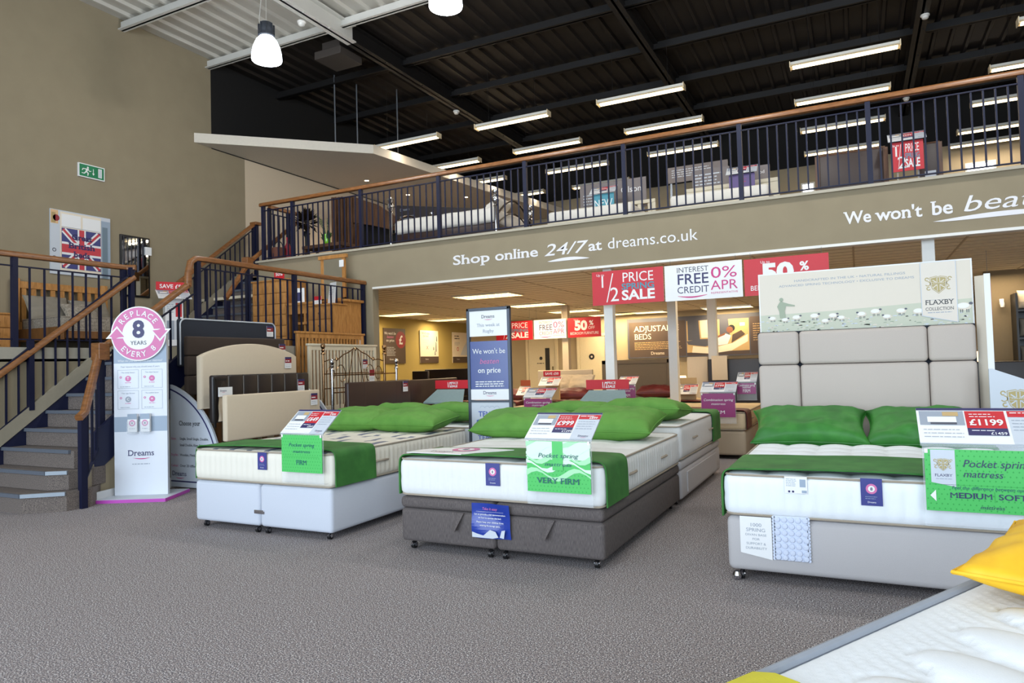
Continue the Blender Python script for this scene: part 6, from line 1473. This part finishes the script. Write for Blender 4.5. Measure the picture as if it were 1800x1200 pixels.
bbed('sand bed partly behind the dove grey headboard', -.9, 9.3, 1.45, 1.9, DIVB, MATTG)
def bp(label, px, py, z, w, rz, sd): c = onZ(px, py, z); pillow(label, (c.x, c.y, z), w, .44, .2, BURG, R_(rz), R_(10), sd)
bp('burgundy pillow left behind the poster stand', 898, 694, .70, .7, 4, 51)
bp('large burgundy pillow behind the red header lectern in the centre', 1005, 692, .70, .8, 3, 52)
bp('burgundy pillow on the bed with the purple FIRM card, left', 1154, 687, .72, .72, 4, 53)
bp('burgundy pillow on the bed with the purple FIRM card, right', 1196, 686, .70, .6, -5, 54)

pillow('burgundy pillow beside the dove grey headboard, right of the purple card', (-.55, 10.7, .71), .62, .44, .2, BURG, 0, R_(10), 56)
def cpillow(label, px, py, z, sd): c = onY(px, py, 12.65); pillow(label, (c.x, c.y, c.z), .5, .36, .18, CREAMF, 0, R_(50), sd)
cpillow('cream pillow below the cream headboard, left', 985, 672, .80, 61); cpillow('cream pillow below the cream headboard, right', 1022, 672, .80, 62)
def cardP(word):
    def f(b, w, h): b.text(P_W, 'Combination spring', 0, h*.66, .028, shear=.25, w=w*.86); b.text(P_W, 'mattress', 0, h*.50, .026, shear=.25, w=w*.42); b.text(P_W, word, 0, h*.14, .04, serif=True, w=w*.40 if word == 'FIRM' else w*.6)
    return f
P_PLUM = pc('purple card', 146, 54, 112, .25)
def pstand(label, px0, px1, pyt, pyb, Y, big, word='FIRM'):
    A = onY(px0, pyt, Y); B = onY(px1, pyb, Y); price_stand('price_stand', label, A.x, B.x-A.x, Y, B.z, A.z, A.z+.01, A.z+.13, .2, cardP(word), big, '1199', '799', '', card=P_PLUM)
pstand('price stand with purple combination spring FIRM card at the gap right of the centre bed', 1232, 1294, 690, 733, 8.98, '799')
pstand('price stand with purple combination spring card behind the centre bed pillows', 921, 971, 699, 728, 8.98, '999')
pstand('small price stand with purple card in front of the grey brown headboard', 1086, 1118, 676, 700, 10.9, '899')
pstand('small price stand with purple card at the left edge of the dove grey headboard', 1295, 1330, 672, 692, 9.25, '699')
def saleL(label, px0, px1, pt, Y):
    A = onY(px0, pt, Y); B = onY(px1, pt, Y); w = B.x-A.x; t = thing('sale_lectern', label, 'lectern', ((A.x+B.x)/2, Y, 0)); h = (A.z+B.z)/2; 
    b = MB(); b.use(P_RED).box(-w/2, 0, h-.12, w/2, .015, h); b.text(P_W, '1/2', -w*.06, h-.10, .07, L=1, bold=.02, w=w*.14); b.text(P_W, 'PRICE', w*.10, h-.055, .03, L=1, bold=.01); b.text(P_W, 'SALE', w*.10, h-.10, .03, L=1, bold=.03); b.build('header', None, t)
    b = MB(); b.add([(-w*.42, -.02, h-.13), (w*.42, -.02, h-.13), (w*.60, -.24, h-.30), (-w*.60, -.24, h-.30), (-w*.42, -.02, h-.15), (w*.42, -.02, h-.15), (w*.60, -.24, h-.32), (-w*.60, -.24, h-.32)], [(0, 3, 2, 1), (4, 5, 6, 7), (0, 1, 5, 4), (1, 2, 6, 5), (2, 3, 7, 6), (3, 0, 4, 7)]); b.build('sloping_shelf', mat('sea glass grey', (130, 150, 150), .25), t)
    MB().box(-w*.34, -.16, .02, w*.34, .0, h-.28).box(-w*.45, -.22, 0, w*.45, .05, .02).build('body', P_LBLUE, t); return t
saleL('pale blue lectern with red half price header left of the poster stand', 765, 822, 668, 8.5)
saleL('pale blue lectern with red half price header behind the centre bed', 1030, 1105, 667, 8.3)
def lowsign(label, px0, px1, pt, pb, Y, col, txt=None):
    A = onY(px0, pt, Y); B = onY(px1, pb, Y); w = B.x-A.x; t = thing('price_lectern', label, 'price stand', ((A.x+B.x)/2, Y, 0)); h = A.z-B.z
    b = MB(); b.use(col).box(-w/2, 0, B.z, w/2, .01, A.z); b.M = Matrix.Translation((0, 0, B.z))
    if txt: b.text(P_W, txt, 0, h*.3, h*.42, L=1, w=w*.8, bold=.02)
    b.build('header_card', None, t); b = MB(); b.use(P_CREAM).box(-w*.6, 0, 0, w*.6, .01, .24); price_face(b, w*1.15, .23, '799', '999', '599'); b.build('price_ticket', None, t, loc=(0, -.18, B.z-.16), rot=(R_(-50), 0, 0)); MB().box(-w*.4, .012, 0, w*.4, .05, B.z+.02).build('stand', P_TAN, t)
lowsign('red SAVE £50 header with price ticket by the cream headboard', 955, 985, 652, 661, 11.6, P_RED, 'SAVE £50')
lowsign('tan price lectern right of the near columns, below the lit lamp', 1192, 1225, 664, 674, 11.4, P_TAN)
lowsign('orange price lectern left of the cream headboard', 915, 932, 668, 678, 11.5, pc('orange card', 196, 92, 50))
c = onY(1198, 662, 12.9); t = thing('table_lamp', 'small lit table lamp beside the second white column', 'lamp', (c.x, 12.9, c.z-.32)); MB().lathe([(.06, 0), (.06, .01), (.015, .03), (.015, .2)], seg=14).build('base', BRASS, t, True); MB().lathe([(.11, .17), (.08, .34)], seg=20).build('lamp_shade', SHADEM, t, True)
t2 = thing('bedside_table', 'tan bedside table carrying the lit lamp', 'table', (c.x+.05, 12.95, 0)); MB().box(-.25, -.2, 0, .25, .2, c.z-.345).build('carcass', P_TAN, t2); MB().box(-.27, -.22, c.z-.345, .27, .22, c.z-.322, .004).build('top', P_TAN, t2, True)
t = thing('cushion', 'rust coloured cushion beside the left sale lectern', 'cushion', (onY(775, 700, 8.9).x, 8.9, .72), 0, rx=R_(60)); V, Fs = pillow_mesh(.45, .4, .18, 71); MB().add(V, Fs).build('cover', velvet('rust cloth', (110, 50, 26), (160, 84, 44), (190, 120, 80)), t, True)
t = thing('ottoman', 'low black ottoman under the rust cushion', 'ottoman', (onY(775, 700, 8.9).x, 8.95, 0)); MB().box(-.35, -.25, 0, .35, .25, .55, .03).build('body', LEATH, t, True)
# right end under the gallery
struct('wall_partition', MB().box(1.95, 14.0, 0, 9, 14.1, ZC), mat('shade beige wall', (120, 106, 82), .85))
t = thing('pillow_shelving', 'dark shelving stacked with pillows and bedding at the far right', 'shelving', (2.75, 13.6, 0))
b = MB().box(-.45, 0, 0, -.42, .4, 2.2).box(1.2, 0, 0, 1.23, .4, 2.2).box(-.45, .38, 0, 1.23, .4, 2.2); b.build('frame', BLACKPL, t)
for z in (.1, .55, 1.0, 1.45, 1.9): MB().box(-.42, 0, z, 1.2, .38, z+.03).build('shelf', BLACKPL, t)
rnd = random.Random(9); k = 0
for zi, z in enumerate((1.03, 1.48, 1.93)):
    for xi in range(3):
        x = 2.75-.2+xi*.46; k += 1
        m = rnd.choice([DUVET, LINEN, CREAMF])
        pillow('%s pack, %s shelf, %s on the far right shelving' % ('bedding', ('middle', 'upper', 'top')[zi], ('left', 'centre', 'right')[xi]), (x, 13.78, z+.17), .30, .40, .16, m, R_(90), R_(0), 80+k, name='bedding_pack', cat='bedding pack', flange=False, ry=R_(88))
t = thing('headboard', 'black headboard behind the white folded side board at the right', 'headboard', (1.75, 12.6, 0)); MB().box(-.35, 0, .2, .95, .08, 1.12, .02).build('pad', LEATH, t, True); MB().box(-.2, .08, 0, -.14, .1, 1.0).box(.7, .08, 0, .76, .1, 1.0).build('strut', OAKD, t)
t = thing('bedside_lamp', 'small lit lamp glowing above the black headboard at the right', 'lamp', (1.72, 13.0, 1.02)); MB().lathe([(.14, .10), (.09, .26)], seg=20).build('lamp_shade', SHADEM, t, True); MB().lathe([(.07, 0), (.02, .03), (.02, .14)], seg=12).build('base', BRASS, t, True)
t = thing('bedside_table', 'black bedside table carrying the right hand lamp', 'table', (1.72, 13.0, 0)); MB().box(-.22, -.2, 0, .22, .2, 1.018).build('carcass', BLACKPL, t)
t = thing('wall_sign', 'narrow red sign edge beside the white folded side board', 'sign', (onY(1740, 530, 11).x, 11.0, 1.75)); b = MB(); b.use(P_RED).box(-.02, 0, 0, .02, .45, .42); b.build('board', None, t)
MB().tube([(0, .1, .42), (0, .1, ZC-1.75)], .003, 4).build('hanging_wire', ALU, t)
c = onY(1762, 531, 13.9); t = thing('camera_dome', 'small white security camera on the shaded wall at the right', 'camera', (c.x, 13.95, c.z)); MB().box(-.03, 0, -.03, .03, .05, .06, .004).lathe([(.03, -.08), (.035, -.03), (.03, 0)], (0, -.03, 0), 14).build('body', WHITE, t, True)
# ================================================================= groups of repeats
for o in [q for q in C.objects if q.parent is None and 'label' in q]:
    b = o.name.split('.')[0]; L = o['label']
    g = {'batten_light': 'suspended twin tube lights over the gallery', 'ceiling_light': 'louvred strip lights in the tiled ceiling', 'downlight': 'downlights in the white canopy',
         'pendant_lamp': 'glass bell lamps', 'suspension_rod': 'rods holding the canopy', 'smoke_detector': 'smoke detectors on the roof beams', 'wall_poster': 'posters on the mustard wall',
         'hanging_sign': 'sale signs hanging under the gallery', 'bedding_pack': 'bedding packs on the far right shelving', 'wall_lettering': 'lettering on the gallery front',
         'sale_lectern': 'pale blue sale lecterns', 'landing_railing': 'landing railings', 'stair_railing': 'stair railings'}.get(b)
    if b == 'pillow': g = 'burgundy pillows' if L.find('burgundy') >= 0 else 'bright green pillows' if 'bright green' in L else 'deep green velvet pillows' if 'deep green' in L else 'taupe linen pillows' if 'taupe' in L else 'cream pillows' if 'cream' in L else None
    if b == 'price_stand': g = 'purple card price stands' if 'purple' in L else 'green card price stands'
    if b == 'bed_runner': g = 'burgundy bed runners' if 'burgundy' in L else 'green velvet bed runners' if 'green' in L else None
    if b in ('mattress', 'divan_base') and 'sand bed' in L: g = 'sand beds under the gallery, '+b.replace('_', ' ')
    if g and 'group' not in o: o['group'] = g
# ================================================================= light and camera
def area(name, loc, rot, sx, sy, power, col):
    l = bpy.data.lights.new(name, 'AREA'); l.shape = 'RECTANGLE'; l.size = sx; l.size_y = sy; l.energy = power; l.color = col
    o = bpy.data.objects.new(name, l); C.objects.link(o); o.location = loc; o.rotation_euler = rot; return o
area('window_daylight', (-1.1, -4.5, 2.7), (R_(90), 0, 0), 16.4, 4.8, 1500, (.74, .87, 1.0))
WARM = (1.0, .80, .54)
# each modelled fitting already glows; these give its throw, some stand without a fitting
for x, y in UNDERL: area('troffer_throw', (x, y, ZC-.07), (0, 0, 0), 1.1, .5, 27, WARM)
for x, y, z, L in BATTL: area('batten_throw', (x, y, z-.08), (0, 0, 0), L*.9, .1, 14, (1, .85, .66))
for c in PENDL:
    l = bpy.data.lights.new('bay_lamp', 'POINT'); l.energy = 150 if c[1] > 5 else 45; l.color = (.97, .96, .94); l.shadow_soft_size = .2
    o = bpy.data.objects.new('bay_lamp', l); C.objects.link(o); o.location = c
for c in SPOTL:
    l = bpy.data.lights.new('downlight_beam', 'SPOT'); l.energy = 110; l.color = (1, .8, .58); l.spot_size = R_(110); l.spot_blend = .8
    o = bpy.data.objects.new('downlight_beam', l); C.objects.link(o); o.location = c
w = bpy.data.worlds.new('World'); bpy.context.scene.world = w; w.use_nodes = True
w.node_tree.nodes['Background'].inputs[0].default_value = (.62, .76, 1, 1); w.node_tree.nodes['Background'].inputs[1].default_value = .6
cd = bpy.data.cameras.new('Camera'); cam = bpy.data.objects.new('Camera', cd); C.objects.link(cam)
cd.sensor_width = 36; cd.lens = F_PX*36/1800; cd.clip_start = .05
M = Matrix((RT, UP, -FW)).transposed().to_4x4(); M.translation = (0, 0, CAM_H); cam.matrix_world = M
sc = bpy.context.scene; sc.camera = cam
sc.view_settings.view_transform = 'Standard'; sc.view_settings.look = 'None'; sc.view_settings.gamma = 1; sc.view_settings.exposure = 0.0
